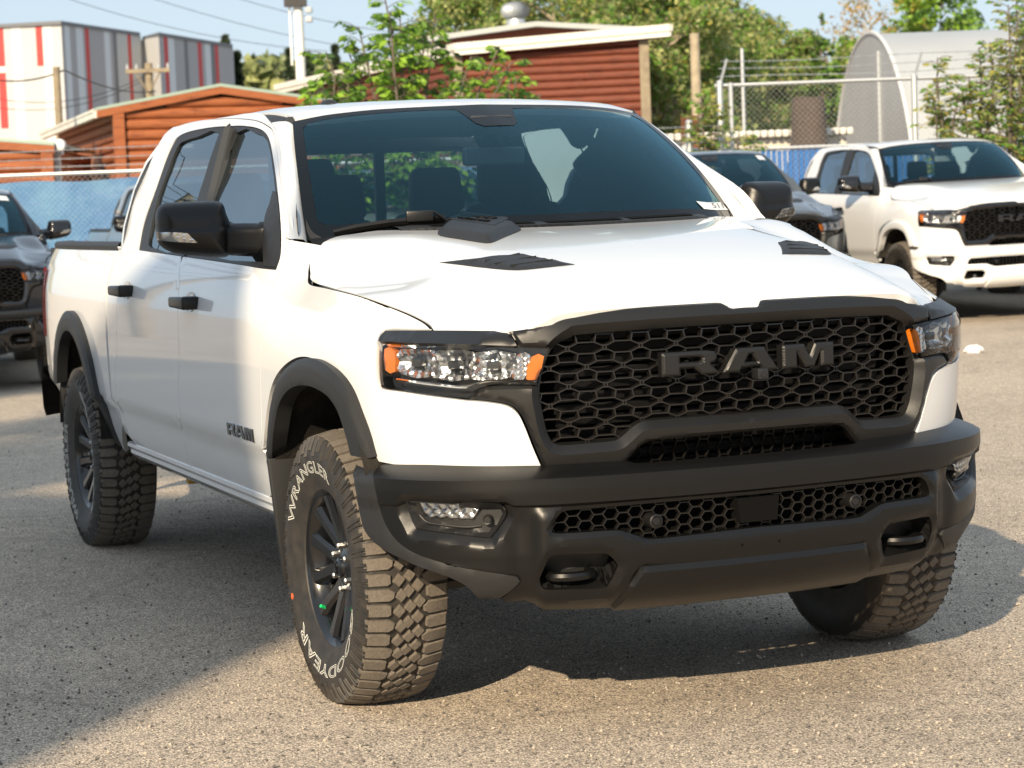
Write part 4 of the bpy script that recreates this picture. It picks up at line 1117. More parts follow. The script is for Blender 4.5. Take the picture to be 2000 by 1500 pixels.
# ------------------------------------------------------------------ handles, badges, flaps, tail
def handle(px, drs, ln):
    c = BODY.pick([px])[0]; P = body_fn(c[:1], c[1:])[0]
    for k, d in enumerate(drs):
        mb = MB(); V, F = rbox((0, 0, 0), (ln/2, .012, .019), .010, 3)
        V = [(v[0], v[1]-.010*(1-(v[0]/(ln/2))**2), v[2]*(1.0+.25*sst(.1, .9, v[0]/(ln/2)))) for v in V]; mb.add(xf(V, None, P+[0, -.045, 0]), F)
        mb = mb if k == 0 else mb.mirrored(); h = mb.build('handle', 'satin_black', d, angle=50)
        mb = MB(); V, F = rbox((0, 0, 0), (.030, .028, .024), .010); mb.add(xf(V, None, P+[ln/2-.028, -.022, 0]), F); mb = mb if k == 0 else mb.mirrored(); mb.build('handle_mount', 'satin_black', d)
        mb = MB(); V, F = rbox((0, 0, 0), (.016, .026, .016), .006); mb.add(xf(V, None, P+[-ln/2+.02, -.020, 0]), F); mb = mb if k == 0 else mb.mirrored(); mb.build('handle_mount', 'satin_black', d)
        cup = c+np.stack([np.cos(np.linspace(0, 2*math.pi, 28, endpoint=False))*.070, np.sin(np.linspace(0, 2*math.pi, 28, endpoint=False))*.036], 1)
        mb = MB(); panel(mb, BODY, cup, res=.012, flange=0, gap=0, disp=lambda U: .0035-.004*sst(0, .01, pdist(U, cup))); mb = mb if k == 0 else mb.mirrored(); mb.build('handle_cup', 'white_paint', d, angle=60)
handle((372, 590), DOORS[0], .215); handle((248, 567), DOORS[1], .215)
b0, b1 = BODY.pick([(446, 842)]), BODY.pick([(495, 843)])
sl, sr = b0[0][0], b1[0][0]; zb = BODY.pick([(470, 843)])[0][1]; wtot = sl-sr
for ch, a, w in (('R', 0, .31), ('A', .335, .33), ('M', .68, .32)):
    o = letter(ch, a*wtot, w*wtot, zb-.022, .044, lambda u, v: body_fn(sl-u, v), DOORS[0][0], 'gloss_black', .004, .0015, 'badge_letter', .005)
    def fnl(u, v):
        P = body_fn(sr+u, v); return P*np.array([1, -1, 1])
    o = letter(ch, a*wtot, w*wtot, zb-.022, .044, fnl, DOORS[0][1], 'gloss_black', .004, .0015, 'badge_letter', .005)
def flap(x, ztop, zbot, y0, y1, rake):
    def f(mb):
        V, F = rbox((0, 0, 0), (.012, (y1-y0)/2, (ztop-zbot)/2), .008)
        V = [(v[0]+rake*(-(v[2]-(ztop-zbot)/2)), v[1]*(1.0 if v[1] > 0 else 1.0)+.03*sst(0, (ztop-zbot)*.5, -v[2])*(v[1] < 0), v[2]) for v in V]
        mb.add(xf(V, None, (x, -(y0+y1)/2, (ztop+zbot)/2)), F)
    return f
both('mud_flap', flap(-.475, .70, .29, .78, 1.025, .05), 'dark_plastic', TR)
both('mud_flap', flap(-4.10, .74, .34, .78, 1.0, -.04), 'dark_plastic', TR)
# wheel wells
def well(xc, r=.50, zc=.52, a0=.3):
    def f(mb):
        n = 24; rows = []
        for y in (-1.0, -.80, -.60):
            rows.append([(xc+r*math.cos(a)*1.0, y, max(.40, zc+(r+.02)*math.sin(a))) for a in np.linspace(a0, math.pi-a0, n)])
        mb.grid(rows); mb.grid(rows, flip=True)
        c = (xc, -.60, zc); fan = [c]+rows[-1]; mb.add(fan, [(0, i, i+1) for i in range(1, n)]+[(0, i+1, i) for i in range(1, n)])
    return f
both('wheel_well', well(0.0, .50, .50), 'liner', TR)
both('wheel_well', well(-3.672, .47, .50, .05), 'liner', TR)
# underside and frame
mb = MB(); mb.box((-2.1, 0, .58), (2.5, .58, .10)); mb.box((.2, 0, .60), (.40, .55, .12)); mb.build('underbody', 'void_black', TR, smooth=False)
for sy in (-1, 1):
    mb = MB(); mb.box((-2.0, sy*.45, .44), (2.55, .04, .07)); mb.build('chassis_rail', 'frame_steel', TR, smooth=False)
mb = MB(); mb.tube([(-3.672, -.75, .405), (-3.672, .75, .405)], .045, 10); mb.add(*rbox((-3.672, 0, .40), (.14, .14, .13), .08)); mb.build('rear_axle', 'frame_steel', TR)
mb = MB(); mb.tube([(0, -.80, .40), (-.03, -.35, .42), (-.03, .35, .42), (0, .80, .40)], .035, 8)
for sy in (-1, 1):
    mb.tube([(.12, sy*.40, .36), (.02, sy*.78, .33)], .03, 6); mb.tube([(-.15, sy*.40, .36), (-.02, sy*.78, .33)], .03, 6)
mb.build('front_suspension', 'frame_steel', TR)
both('shock_absorber', lambda mb: (mb.tube([(.05, -.72, .40), (.02, -.62, .78)], .032, 8)), 'yellow_steel', TR)
both('step_bracket', lambda mb: (mb.add(*rbox((-2.62, -.74, .40), (.02, .03, .03), .01)), mb.tube([(-2.55, -.72, .46), (-2.66, -.72, .38)], .018, 6)), 'yellow_steel', TR)
# load bed inside, tailgate, tail lamps, rear bumper
mb = MB(); mb.box((-3.85, 0, .82), (.90, .78, .015)); mb.box((-2.99, 0, 1.08), (.02, .90, .27)); mb.build('bed_floor', 'dark_plastic', TR, smooth=False)
both('bed_inner_wall', lambda mb: mb.box((-3.86, -.86, 1.08), (.88, .03, .27)), 'dark_plastic', TR, smooth=False)
mb = MB(); mb.add(*rbox((-4.76, 0, 1.06), (.05, .80, .30), .025)); mb.build('tailgate', 'white_paint', TR)
def tail(mb):
    ss = np.linspace(s_of_x(-4.52), SMAX, 10); rows = []
    for z in np.linspace(.92, 1.25, 8):
        P = body_fn(ss, np.full(10, z), .006); rows.append([tuple(p) for p in P])
    P2 = [[(-4.83, y, z) for z in np.linspace(.92, 1.25, 8)] for y in (-.915, -.80)]
    mb.grid(rows, flip=True); mb.grid(rows)
    mb.add([(-4.82, -.915, .92), (-4.83, -.80, .92), (-4.83, -.80, 1.25), (-4.82, -.915, 1.25)], [(0, 1, 2, 3), (3, 2, 1, 0)])
both('tail_lamp', tail, 'red_lens', TR)
mb = MB(); P = []
for y in np.linspace(-.98, .98, 25): P.append((-4.86+.18*max(0, (abs(y)-.7)/.28)**2, y))
rows = [[(x+dx, y, z) for x, y in P] for z, dx in ((.52, .06), (.56, .0), (.66, -.02), (.74, .0), (.77, .06))]
mb.grid(rows); mb.grid(rows, flip=True); mb.build('rear_bumper', 'satin_black', TR)
# aerial fin
mb = MB(); mb.rev([(.075, 0), (.07, .012), (.05, .024), (.02, .030), (0, .031)], 20, 'z'); mb.V = [(v[0]-1.62, v[1]*.45-.40, v[2]+1.868) for v in mb.V]; mb.build('roof_aerial', 'dark_plastic', TR)

# ------------------------------------------------------------------ wheels (outer face towards -y)
TRAD, TBASE = .420, .4075
def crown(y): return -.014*(abs(y)/.118)**3.2
def tyre_mesh(rot):
    mb = MB(); n = 112
    half = [(.232, .098), (.240, .112), (.258, .117), (.290, .132), (.325, .1395), (.352, .139), (.374, .133), (.390, .126), (TBASE-.010, .119), (TBASE-.004, .10), (TBASE, .05)]
    prof = half+[(TBASE, 0)]+[(r, -h) for r, h in half[::-1]]
    mb.rev(prof, n, 'y', mi=0)
    L = 2*math.pi*TRAD; np_ = 28; pl = L/np_
    def blk(poly, h=TRAD):
        P = [(t*pl, y) for t, y in poly]; c = np.mean(P, axis=0)
        V = []
        for lvl, sc in ((0, 1.06), (1, 1.0), (2, .90)):
            for (s, y) in P:
                s2, y2 = c[0]+(s-c[0])*sc, c[1]+(y-c[1])*sc
                r = (TBASE-.006+crown(y2) if lvl == 0 else (h-.0035 if lvl == 1 else h)+crown(y2))
                V.append((s2, y2, r))
        k = len(P); return V, k
    def emit(V, k, t0):
        W = [(r*math.cos((s+t0)/TRAD), y, r*math.sin((s+t0)/TRAD)) for s, y, r in V]
        F = []
        for l in range(2):
            for j in range(k): F.append((l*k+j, l*k+(j+1) % k, (l+1)*k+(j+1) % k, (l+1)*k+j))
        F.append(tuple(2*k+j for j in range(k)))
        a = np.array(W[2*k]); b = np.array(W[2*k+1]); c = np.array(W[2*k+2]); nf = np.cross(b-a, c-a)
        if nf@np.array([a[0], 0, a[2]]) < 0: F = [f[::-1] for f in F]
        m0 = len(mb.F); mb.add(W, F, 1)
    blocks = []
    for sg, sh in ((-1, 0.0), (1, .5)):
        blocks.append(blk([(sh+.03, sg*.121), (sh+.03, sg*.064), (sh+.10, sg*.054), (sh+.36, sg*.054), (sh+.43, sg*.070), (sh+.43, sg*.121)]))
        blocks.append(blk([(sh+.53, sg*.124), (sh+.53, sg*.060), (sh+.62, sg*.046), (sh+.80, sg*.042), (sh+.93, sg*.062), (sh+.93, sg*.124)]))
    def dia(t, y, lt, ly, a, cut=.25):
        ca, sa = math.cos(a), math.sin(a); q = []
        for (u, v) in ((-1, -1+cut), (-1+cut, -1), (1, -1), (1, 1-cut), (1-cut, 1), (-1, 1)):
            du, dv = u*lt, v*ly; q.append((t+(du*ca-dv*sa)/pl, y+(du*sa+dv*ca)))
        return q
    for t, y, lt, ly, a in ((.18, -.030, .0155, .0125, .75), (.68, -.024, .0155, .0125, .75), (.30, .003, .0155, .0120, .75), (.80, -.002, .0150, .0120, .75), (.44, .032, .0155, .0125, .75), (.95, .027, .0155, .0125, .75)):
        blocks.append(blk(dia(t, y, lt, ly, a)))
    for i in range(np_):
        jit = random.uniform(-.0012, .0012)
        for V, k in blocks: emit(V, k, i*pl+jit)
    # shoulder ribs on the outer wall
    for i in range(np_*2):
        a = 2*math.pi*(i+.3)/(np_*2); lo = .362 if i % 2 else .345
        for da in (-.018, .018):
            V = []
            for r, hw in ((lo, .004), (.404, .0065)):
                yb = -np.interp(r, [.29, .325, .352, .374, .390, .4075], [.132, .1395, .139, .133, .126, .118])
                th = a+da*(r/.404)
                for dv, up in ((-hw, 0), (hw, 0), (hw*.5, .006), (-hw*.5, .006)):
                    t2 = th+dv/r; V.append((r*math.cos(t2), yb-up, r*math.sin(t2)))
            mb.add(V, [(0, 1, 5, 4), (1, 2, 6, 5), (2, 3, 7, 6), (3, 0, 4, 7), (0, 3, 2, 1), (4, 5, 6, 7)])
            mb.F[-6:] = [f[::-1] for f in mb.F[-6:]]
        # bar joining the pair
        yb = -.1375; rr_ = lo+.006
    R = roty(-rot); V = np.array(mb.V)@R.T
    low = V[:, 2] < -.4045; V[low, 2] = -.4045
    # slight bulge of the wall at the contact
    mb.V = [tuple(v) for v in V]
    return mb
def arc_text(s, a_from, a_to, r, h, rot):
    V, F = text_mesh(s, 1.0, outline=.017, spacing=1.05)
    lo, hi = V.min(0), V.max(0); W = []
    for x, y, z in V:
        rr = r+((y-lo[1])/(hi[1]-lo[1])-.5)*h; th = a_from+(a_to-a_from)*(x-lo[0])/(hi[0]-lo[0])
        yb = -np.interp(rr, [.232, .258, .29, .325, .352, .374], [.098, .117, .132, .1395, .139, .133])
        W.append((rr*math.cos(th), yb-.0008-z*.02, rr*math.sin(th)))
    return xf(W, roty(-rot)), F
def rim_mesh(rot):
    mb = MB()
    # barrel and lip
    mb.rev([(.236, .10), (.222, .095), (.205, .06), (.200, -.02), (.215, -.075), (.226, -.098), (.238, -.108), (.242, -.104), (.240, -.098)], 64, 'y')
    mb.rev([(.2, -.02), (.212, -.06), (.221, -.088)], 64, 'y')
    # hub disc
    mb.rev([(.0, -.070), (.032, -.070), (.036, -.066), (.050, -.060), (.078, -.056), (.088, -.048), (.090, -.02), (.09, .03)], 48, 'y')
    for k in range(6):
        a0 = 2*math.pi*k/6
        for sp in (-1, 1):
            # each spoke pair forks from the hub and meets the lip
            pts = [(.060, a0+sp*.20, .056, .036), (.105, a0+sp*.21, .048, .050), (.165, a0+sp*.26, .043, .062), (.221, a0+sp*.27, .056, .074)]
            V = []
            for r, a, w, h in pts:
                cx, cz = r*math.cos(a), r*math.sin(a); tx, tz = -math.sin(a), math.cos(a)
                y1 = -.050-(r-.06)*.23
                for dv, dy in ((-w*.5, .055), (-w*.5, .004), (-w*.28, -.008), (w*.28, -.008), (w*.5, .004), (w*.5, .055)):
                    V.append((cx+tx*dv, y1+dy, cz+tz*dv))
            F = []
            for i in range(3):
                for j in range(6):
                    j2 = (j+1) % 6; F.append((i*6+j, i*6+j2, (i+1)*6+j2, (i+1)*6+j))
            F.append(tuple(range(6))[::-1]); F.append(tuple(18+j for j in range(6)))
            mb.add(V, F)
    mb.V = xf(mb.V, roty(-rot)); return mb
def wheel(loc, rot, side, txt):
    w = empty('wheel', loc, 0 if side < 0 else math.pi, TR)
    key = round(rot, 3)
    if key not in WCACHE:
        t = tyre_mesh(rot); o = t.build('tyre', None, w, angle=38, mats=['rubber', 'tread_rubber'])
        V1, F1 = arc_text('WRANGLER', math.radians(160), math.radians(66), .310, .037, rot); V2, F2 = arc_text('GOODYEAR', math.radians(-14), math.radians(-138), .310, .037, rot)
        l1 = mesh('tyre_lettering', V1, F1, 'white_rubber', w, smooth=False); l2 = mesh('tyre_lettering', V2, F2, 'white_rubber', w, smooth=False)
        r = rim_mesh(rot).build('rim', 'rim_black', w, angle=30)
        mb = MB(); mb.rev([(0, -.084), (.022, -.083), (.030, -.078), (.034, -.066)], 24, 'y')
        V, F = text_mesh('R', .03, extrude=.002) if False else (None, None)
        for a in (.5, 2.6): mb.tube([(.02*math.cos(a+t)*(.5+t*.3), -.085, .02*math.sin(a+t)*(.5+t*.3)) for t in np.linspace(0, 1.6, 7)], .0035, 5)
        mb.tube([(0, -.085, .015), (0, -.085, -.020)], [.007, .003], 6)
        hc = mb.build('hub_cap', 'rim_black', w)
        nuts = []
        for k in range(6):
            a = 2*math.pi*(k+.5)/6+rot; mb = MB(); mb.rev([(0, -.082), (.007, -.081), (.0095, -.077), (.0105, -.050)], 6, 'y', c=(.066*math.cos(a), 0, .066*math.sin(a)))
            nuts.append(mb.build('lug_nut', 'steel', w, smooth=False))
        mb = MB(); mb.rev([(.03, .01), (.165, .01), (.170, .0), (.165, -.012), (.03, -.012)], 40, 'y'); bd = mb.build('brake_disc', 'steel', w)
        mb = MB(); mb.rev([(.20, .095), (.05, .10), (.0, .10)], 32, 'y'); bk = mb.build('wheel_back', 'frame_steel', w)
        ex = []
        if txt:
            a = math.radians(203); mb = MB(); mb.rev([(0, -.1405), (.010, -.1405), (.0105, -.139)], 14, 'y', c=(.33*math.cos(a), 0, .33*math.sin(a))); ex.append(mb.build('paint_dot', 'orange_dot', w))
            a = math.radians(228); mb = MB(); c = np.array([.200*math.cos(a), -.075, .200*math.sin(a)]); mb.tube([c, c+[.012, -.028, .014]], .0055, 8); ex.append(mb.build('valve_cap', 'green_cap', w))
        WCACHE[key] = [c for c in w.children]
    else:
        for c in WCACHE[key]:
            q = c.copy(); COL.objects.link(q); q.parent = w
    return w
WCACHE = {}
wheel((0, -.872, .405), 0.0, -1, True)
wheel((0, .872, .405), 0.0, 1, True)
wheel((-3.672, -.872, .405), math.radians(88), -1, False)
wheel((-3.672, .872, .405), math.radians(88), 1, False)

# =================================================================== GROUND
def gz(x, y):
    "the lot falls a little towards the left and rises towards the right at the back"
    return sst(-5, -12, x)*0.019*(np.clip(y, -8, 16)-3.4)
def ground_material():
    m = bpy.data.materials.new('asphalt'); m.use_nodes = True; nt = m.node_tree; b = nt.nodes['Principled BSDF']
    N = nt.nodes.new; L = nt.links.new
    tc = N('ShaderNodeTexCoord')
    vo = N('ShaderNodeTexVoronoi'); vo.inputs['Scale'].default_value = 170; L(tc.outputs['Object'], vo.inputs['Vector'])
    vo2 = N('ShaderNodeTexVoronoi'); vo2.inputs['Scale'].default_value = 38; L(tc.outputs['Object'], vo2.inputs['Vector'])
    sep = N('ShaderNodeSeparateColor'); L(vo.outputs['Color'], sep.inputs[0])
    ra = N('ShaderNodeValToRGB'); e = ra.color_ramp.elements
    e[0].position = 0.0; e[0].color = (0.20, 0.180, 0.152, 1); e[1].position = 1.0; e[1].color = (1.0, 0.86, 0.66, 1)
    q = e.new(0.30); q.color = (0.56, 0.465, 0.37, 1); q = e.new(0.75); q.color = (0.77, 0.635, 0.495, 1)
    L(sep.outputs[0], ra.inputs[0])
    n1 = N('ShaderNodeTexNoise'); n1.inputs['Scale'].default_value = 0.55; n1.inputs['Detail'].default_value = 7; L(tc.outputs['Object'], n1.inputs['Vector'])
    r1 = N('ShaderNodeMapRange'); r1.inputs[1].default_value = .3; r1.inputs[2].default_value = .72; r1.inputs[3].default_value = .80; r1.inputs[4].default_value = 1.12; L(n1.outputs[0], r1.inputs[0])
    n2 = N('ShaderNodeTexNoise'); n2.inputs['Scale'].default_value = 9; n2.inputs['Detail'].default_value = 6; L(tc.outputs['Object'], n2.inputs['Vector'])
    r2 = N('ShaderNodeMapRange'); r2.inputs[1].default_value = .3; r2.inputs[2].default_value = .7; r2.inputs[3].default_value = .90; r2.inputs[4].default_value = 1.09; L(n2.outputs[0], r2.inputs[0])
    mu = N('ShaderNodeMath'); mu.operation = 'MULTIPLY'; L(r1.outputs[0], mu.inputs[0]); L(r2.outputs[0], mu.inputs[1])
    # dark binder between the stones
    r3 = N('ShaderNodeMapRange'); r3.inputs[1].default_value = .25; r3.inputs[2].default_value = .62; r3.inputs[3].default_value = 1.0; r3.inputs[4].default_value = .5; L(vo.outputs['Distance'], r3.inputs[0])
    mu2 = N('ShaderNodeMath'); mu2.operation = 'MULTIPLY'; L(mu.outputs[0], mu2.inputs[0]); L(r3.outputs[0], mu2.inputs[1])
    # thin wandering cracks and a scatter of dark stones
    nw = N('ShaderNodeTexNoise'); nw.inputs['Scale'].default_value = 1.1; nw.inputs['Detail'].default_value = 6; L(tc.outputs['Object'], nw.inputs['Vector'])
    mixv = N('ShaderNodeMix'); mixv.data_type = 'VECTOR'; mixv.inputs[0].default_value = .30; L(tc.outputs['Object'], mixv.inputs[4]); L(nw.outputs['Color'], mixv.inputs[5])
    vc = N('ShaderNodeTexVoronoi'); vc.feature = 'DISTANCE_TO_EDGE'; vc.inputs['Scale'].default_value = .42; L(mixv.outputs[1], vc.inputs['Vector'])
    rc = N('ShaderNodeMapRange'); rc.inputs[1].default_value = .0015; rc.inputs[2].default_value = .006; rc.inputs[3].default_value = .86; rc.inputs[4].default_value = 1.0; L(vc.outputs['Distance'], rc.inputs[0])
    vs = N('ShaderNodeTexVoronoi'); vs.inputs['Scale'].default_value = 14; L(tc.outputs['Object'], vs.inputs['Vector'])
    rs = N('ShaderNodeMapRange'); rs.inputs[1].default_value = .05; rs.inputs[2].default_value = .12; rs.inputs[3].default_value = .40; rs.inputs[4].default_value = 1.0; L(vs.outputs['Distance'], rs.inputs[0])
    mu3 = N('ShaderNodeMath'); mu3.operation = 'MULTIPLY'; L(rc.outputs[0], mu3.inputs[0]); L(rs.outputs[0], mu3.inputs[1])
    mu4 = N('ShaderNodeMath'); mu4.operation = 'MULTIPLY'; L(mu2.outputs[0], mu4.inputs[0]); L(mu3.outputs[0], mu4.inputs[1]); mu2 = mu4
    vm = N('ShaderNodeVectorMath'); vm.operation = 'SCALE'; L(ra.outputs[0], vm.inputs[0]); L(mu2.outputs[0], vm.inputs[3])
    L(vm.outputs[0], b.inputs['Base Color']); b.inputs['Roughness'].default_value = .85
    bp = N('ShaderNodeBump'); bp.inputs['Strength'].default_value = .6; bp.inputs['Distance'].default_value = .004; bp.invert = True; L(vo.outputs['Distance'], bp.inputs['Height'])
    bp2 = N('ShaderNodeBump'); bp2.inputs['Strength'].default_value = .4; bp2.inputs['Distance'].default_value = .01; L(n2.outputs[0], bp2.inputs['Height']); L(bp.outputs[0], bp2.inputs['Normal'])
    L(bp2.outputs[0], b.inputs['Normal']); MATS['asphalt'] = m
ground_material()
xs = np.concatenate([[-900, -400, -150, -60, -40], np.linspace(-30, 8, 60), [14, 30, 80]]); ys = np.concatenate([[-500, -150, -50, -20], np.linspace(-10, 18, 30), [30, 80, 400]])
mb = MB(); mb.grid([[(x, y, float(gz(x, y))) for y in ys] for x in xs], flip=False); mb.V = [tuple(v) for v in mb.V]
g = mb.build('ground', 'asphalt'); g.data.flip_normals() if g.data.polygons[0].normal.z < 0 else None
tag(g, kind='structure')

# =================================================================== THE OTHER PICKUPS
SKIP_FAR = {'lug_nut', 'valve_cap', 'paint_dot', 'plate_hole', 'grille_bracket', 'louvre', 'badge_letter', 'badge_letters', 'badge_inset', 'sticker_digits', 'windscreen_sticker', 'handle_cup', 'handle_mount', 'pod_rib', 'tyre_lettering', 'step_bracket', 'shock_absorber', 'front_suspension', 'rear_axle', 'brake_disc', 'wheel_back', 'grab_handle', 'camera_shade', 'signal_lens', 'wiper_rubber', 'scoop_slot', 'light_bar', 'pillar_lining', 'mirror_face', 'mirror_stem', 'roof_aerial', 'tow_pocket', 'centre_screen', 'centre_console', 'cab_floor', 'hub_cap', 'steering_hub', 'radiator_shutter'}
def base(n): return n.split('.')[0]
def copy_truck(loc, yaw, swap, skip=(), label='', roll=0.0):
    root = TR.copy(); COL.objects.link(root); root.location = loc; root.rotation_euler = (roll, 0, yaw)
    root['label'] = label; root['group'] = 'pickups parked in a row along the fence'
    def rec(src, dst):
        for ch in src.children:
            if base(ch.name) in SKIP_FAR or base(ch.name) in skip: continue
            c = ch.copy(); COL.objects.link(c); c.parent = dst
            for sl in c.material_slots:
                nm = sl.material.name if sl.material else ''
                new = swap.get((base(ch.name), nm)) or swap.get(nm)
                if new: sl.link = 'OBJECT'; sl.material = MATS[new]
            rec(ch, c)
    rec(TR, root)
    return root
def park(x, y, yaw, swap, label, skip=()):
    return copy_truck((x, y, float(gz(x-1.8, y))+.004), yaw, swap, skip, label, .019)
white_sw = {('front_bumper', 'satin_black'): 'white_paint', ('bumper_end_cap', 'flare_plastic'): 'white_paint', ('wheel_flare', 'flare_plastic'): 'white_paint', 'grey_plastic': 'gloss_black', 'satin_black': 'gloss_black'}
t_white = park(-12.91, 10.32, -.17, white_sw, 'white pickup with white front bumper and black grille, parked beside a black pickup', ('hood_vent', 'hood_scoop_trim', 'badge_plate', 'mud_flap', 'tow_hook'))
t_blackr = park(-13.5, 7.75, -.20, {'white_paint': 'grey_paint'}, 'dark pickup squeezed between the parked white pickup and the near white pickup')
t_blackl = park(-14.75, 0.05, -.10, {'white_paint': 'black_paint', 'grey_plastic': 'gloss_black', 'satin_black': 'gloss_black'}, 'glossy black pickup facing out, behind the tail of the near white pickup', ('badge_plate',))
t_silver = park(-15.9, 3.25, -.04, {'white_paint': 'silver_paint'}, 'silver grey pickup beside the blue tarp fence, partly behind the near white cab')
t_grey = park(-16.2, 5.55, -.12, {'white_paint': 'silver_paint'}, 'silver pickup seen only through the glass of the near white cab')
t_right = park(-12.3, 12.95, -.17, {'white_paint': 'grey_paint'}, 'dark pickup at the end of the row, beyond the parked white pickup')
# price papers on two screens
for t in (t_blackl, t_blackr):
    mb = MB(); q = np.array([(.78, .80), (.90, .80), (.90, .93), (.78, .93)]); panel(mb, SSurf(ws_fn, (-1, 1), (0, 1), 3, 3), q, res=.1, flange=0, gap=0, disp=lambda U: np.full(len(U), .004)); mb.build('price_paper', 'sticker', t)

# =================================================================== BACKGROUND MATERIALS
def log_mat(name, c1, c2, c3):
    m = bpy.data.materials.new(name); m.use_nodes = True; nt = m.node_tree; b = nt.nodes['Principled BSDF']; N = nt.nodes.new; L = nt.links.new
    tc = N('ShaderNodeTexCoord'); mp = N('ShaderNodeMapping'); mp.inputs['Scale'].default_value = (1.2, 1.2, 9); L(tc.outputs['Object'], mp.inputs[0])
    n = N('ShaderNodeTexNoise'); n.inputs['Scale'].default_value = 2.2; n.inputs['Detail'].default_value = 8; n.inputs['Roughness'].default_value = .65; L(mp.outputs[0], n.inputs['Vector'])
    r = N('ShaderNodeValToRGB'); e = r.color_ramp.elements; e[0].position = .30; e[0].color = (*c2, 1); e[1].position = .78; e[1].color = (*c3, 1); q = e.new(.52); q.color = (*c1, 1); q = e.new(.66); q.color = (*c1, 1)
    L(n.outputs[0], r.inputs[0]); L(r.outputs[0], b.inputs['Base Color']); b.inputs['Roughness'].default_value = .7
    bp = N('ShaderNodeBump'); bp.inputs['Strength'].default_value = .5; bp.inputs['Distance'].default_value = .02; L(n.outputs[0], bp.inputs['Height']); L(bp.outputs[0], b.inputs['Normal']); MATS[name] = m
log_mat('log_orange', (0.33, 0.10, 0.032), (0.16, 0.042, 0.015), (0.46, 0.27, 0.15))
log_mat('log_red', (0.165, 0.040, 0.018), (0.085, 0.020, 0.011), (0.27, 0.155, 0.11))
mat('fascia_white', (0.72, 0.70, 0.64), .6, noise=(3, .5, (0.55, 0.52, 0.46)))
mat('roof_green', (0.32, 0.42, 0.36), .5); mat('roof_grey', (0.36, 0.38, 0.38), .45, metal=.3)
mat('clad_white', (0.60, 0.61, 0.62), .5); mat('clad_cream', (0.45, 0.46, 0.47), .5); mat('clad_grey', (0.30, 0.31, 0.34), .5); mat('clad_mid', (0.42, 0.44, 0.46), .5); mat('clad_dark', (0.12, 0.13, 0.15), .5); mat('clad_red', (0.46, 0.028, 0.026), .5); mat('clad_blue', (0.52, 0.58, 0.64), .5)
mat('galv', (0.55, 0.57, 0.58), .45, metal=.7); mat('tarp_blue', (0.018, 0.12, 0.33), .55, noise=(1.3, 1.0, (0.10, 0.26, 0.42), 8), bump=[(3, .6, .05)])
mat('slat_blue', (0.012, 0.125, 0.42), .5, noise=(6, .6, (0.03, 0.19, 0.52)))
mat('pole_wood', (0.30, 0.25, 0.17), .85, noise=(6, .7, (0.16, 0.13, 0.10)))
mat('bark', (0.16, 0.13, 0.10), .9, noise=(8, .8, (0.07, 0.06, 0.05)))
mat('pale_bark', (0.40, 0.34, 0.24), .9, noise=(8, .6, (0.22, 0.18, 0.13)))
mat('poly_sheet', (0.40, 0.42, 0.435), .45, noise=(.8, .6, (0.33, 0.345, 0.355)))
mat('white_steel', (0.74, 0.74, 0.73), .5); mat('rust', (0.20, 0.075, 0.03), .85, noise=(9, .8, (0.10, 0.04, 0.02)))
mat('dark_canvas', (0.075, 0.055, 0.045), .9, bump=[(4, .8, .08)]); mat('trailer_cream', (0.66, 0.61, 0.52), .6, noise=(2, .6, (0.5, 0.44, 0.36)))
mat('grit', (0.42, 0.37, 0.30), .85); mat('grit_dark', (0.12, 0.11, 0.10), .8)
mat('wire_grey', (0.30, 0.32, 0.33), .5, metal=.3)
mat('wire_dark', (0.03, 0.03, 0.03), .6); mat('litter', (0.80, 0.79, 0.76), .8)
def leaf(name, c, tr=.35):
    m = bpy.data.materials.new(name); m.use_nodes = True; nt = m.node_tree; nt.nodes.clear(); N = nt.nodes.new; L = nt.links.new
    o = N('ShaderNodeOutputMaterial'); mx = N('ShaderNodeMixShader'); d = N('ShaderNodeBsdfPrincipled'); t = N('ShaderNodeBsdfTranslucent')
    tc = N('ShaderNodeTexCoord'); n = N('ShaderNodeTexNoise'); n.inputs['Scale'].default_value = 1.7; L(tc.outputs['Object'], n.inputs['Vector'])
    hs = N('ShaderNodeHueSaturation'); hs.inputs['Color'].default_value = (*c, 1)
    r = N('ShaderNodeMapRange'); r.inputs[1].default_value = .3; r.inputs[2].default_value = .7; r.inputs[3].default_value = .65; r.inputs[4].default_value = 1.4; L(n.outputs[0], r.inputs[0]); L(r.outputs[0], hs.inputs['Value'])
    L(hs.outputs[0], d.inputs['Base Color']); d.inputs['Roughness'].default_value = .5; L(hs.outputs[0], t.inputs[0]); mx.inputs[0].default_value = tr
    L(d.outputs[0], mx.inputs[1]); L(t.outputs[0], mx.inputs[2]); L(mx.outputs[0], o.inputs[0]); MATS[name] = m
leaf('leaf_bright', (0.24, 0.40, 0.04)); leaf('leaf_mid', (0.13, 0.26, 0.035)); leaf('leaf_dark', (0.045, 0.10, 0.022))
leaf('leaf_olive', (0.36, 0.38, 0.14)); leaf('leaf_olive_dark', (0.21, 0.25, 0.09)); leaf('leaf_yellow', (0.34, 0.30, 0.06)); leaf('leaf_gold', (0.40, 0.27, 0.09))
leaf('needle', (0.035, 0.060, 0.028), .15); leaf('needle_pale', (0.075, 0.10, 0.05), .15)

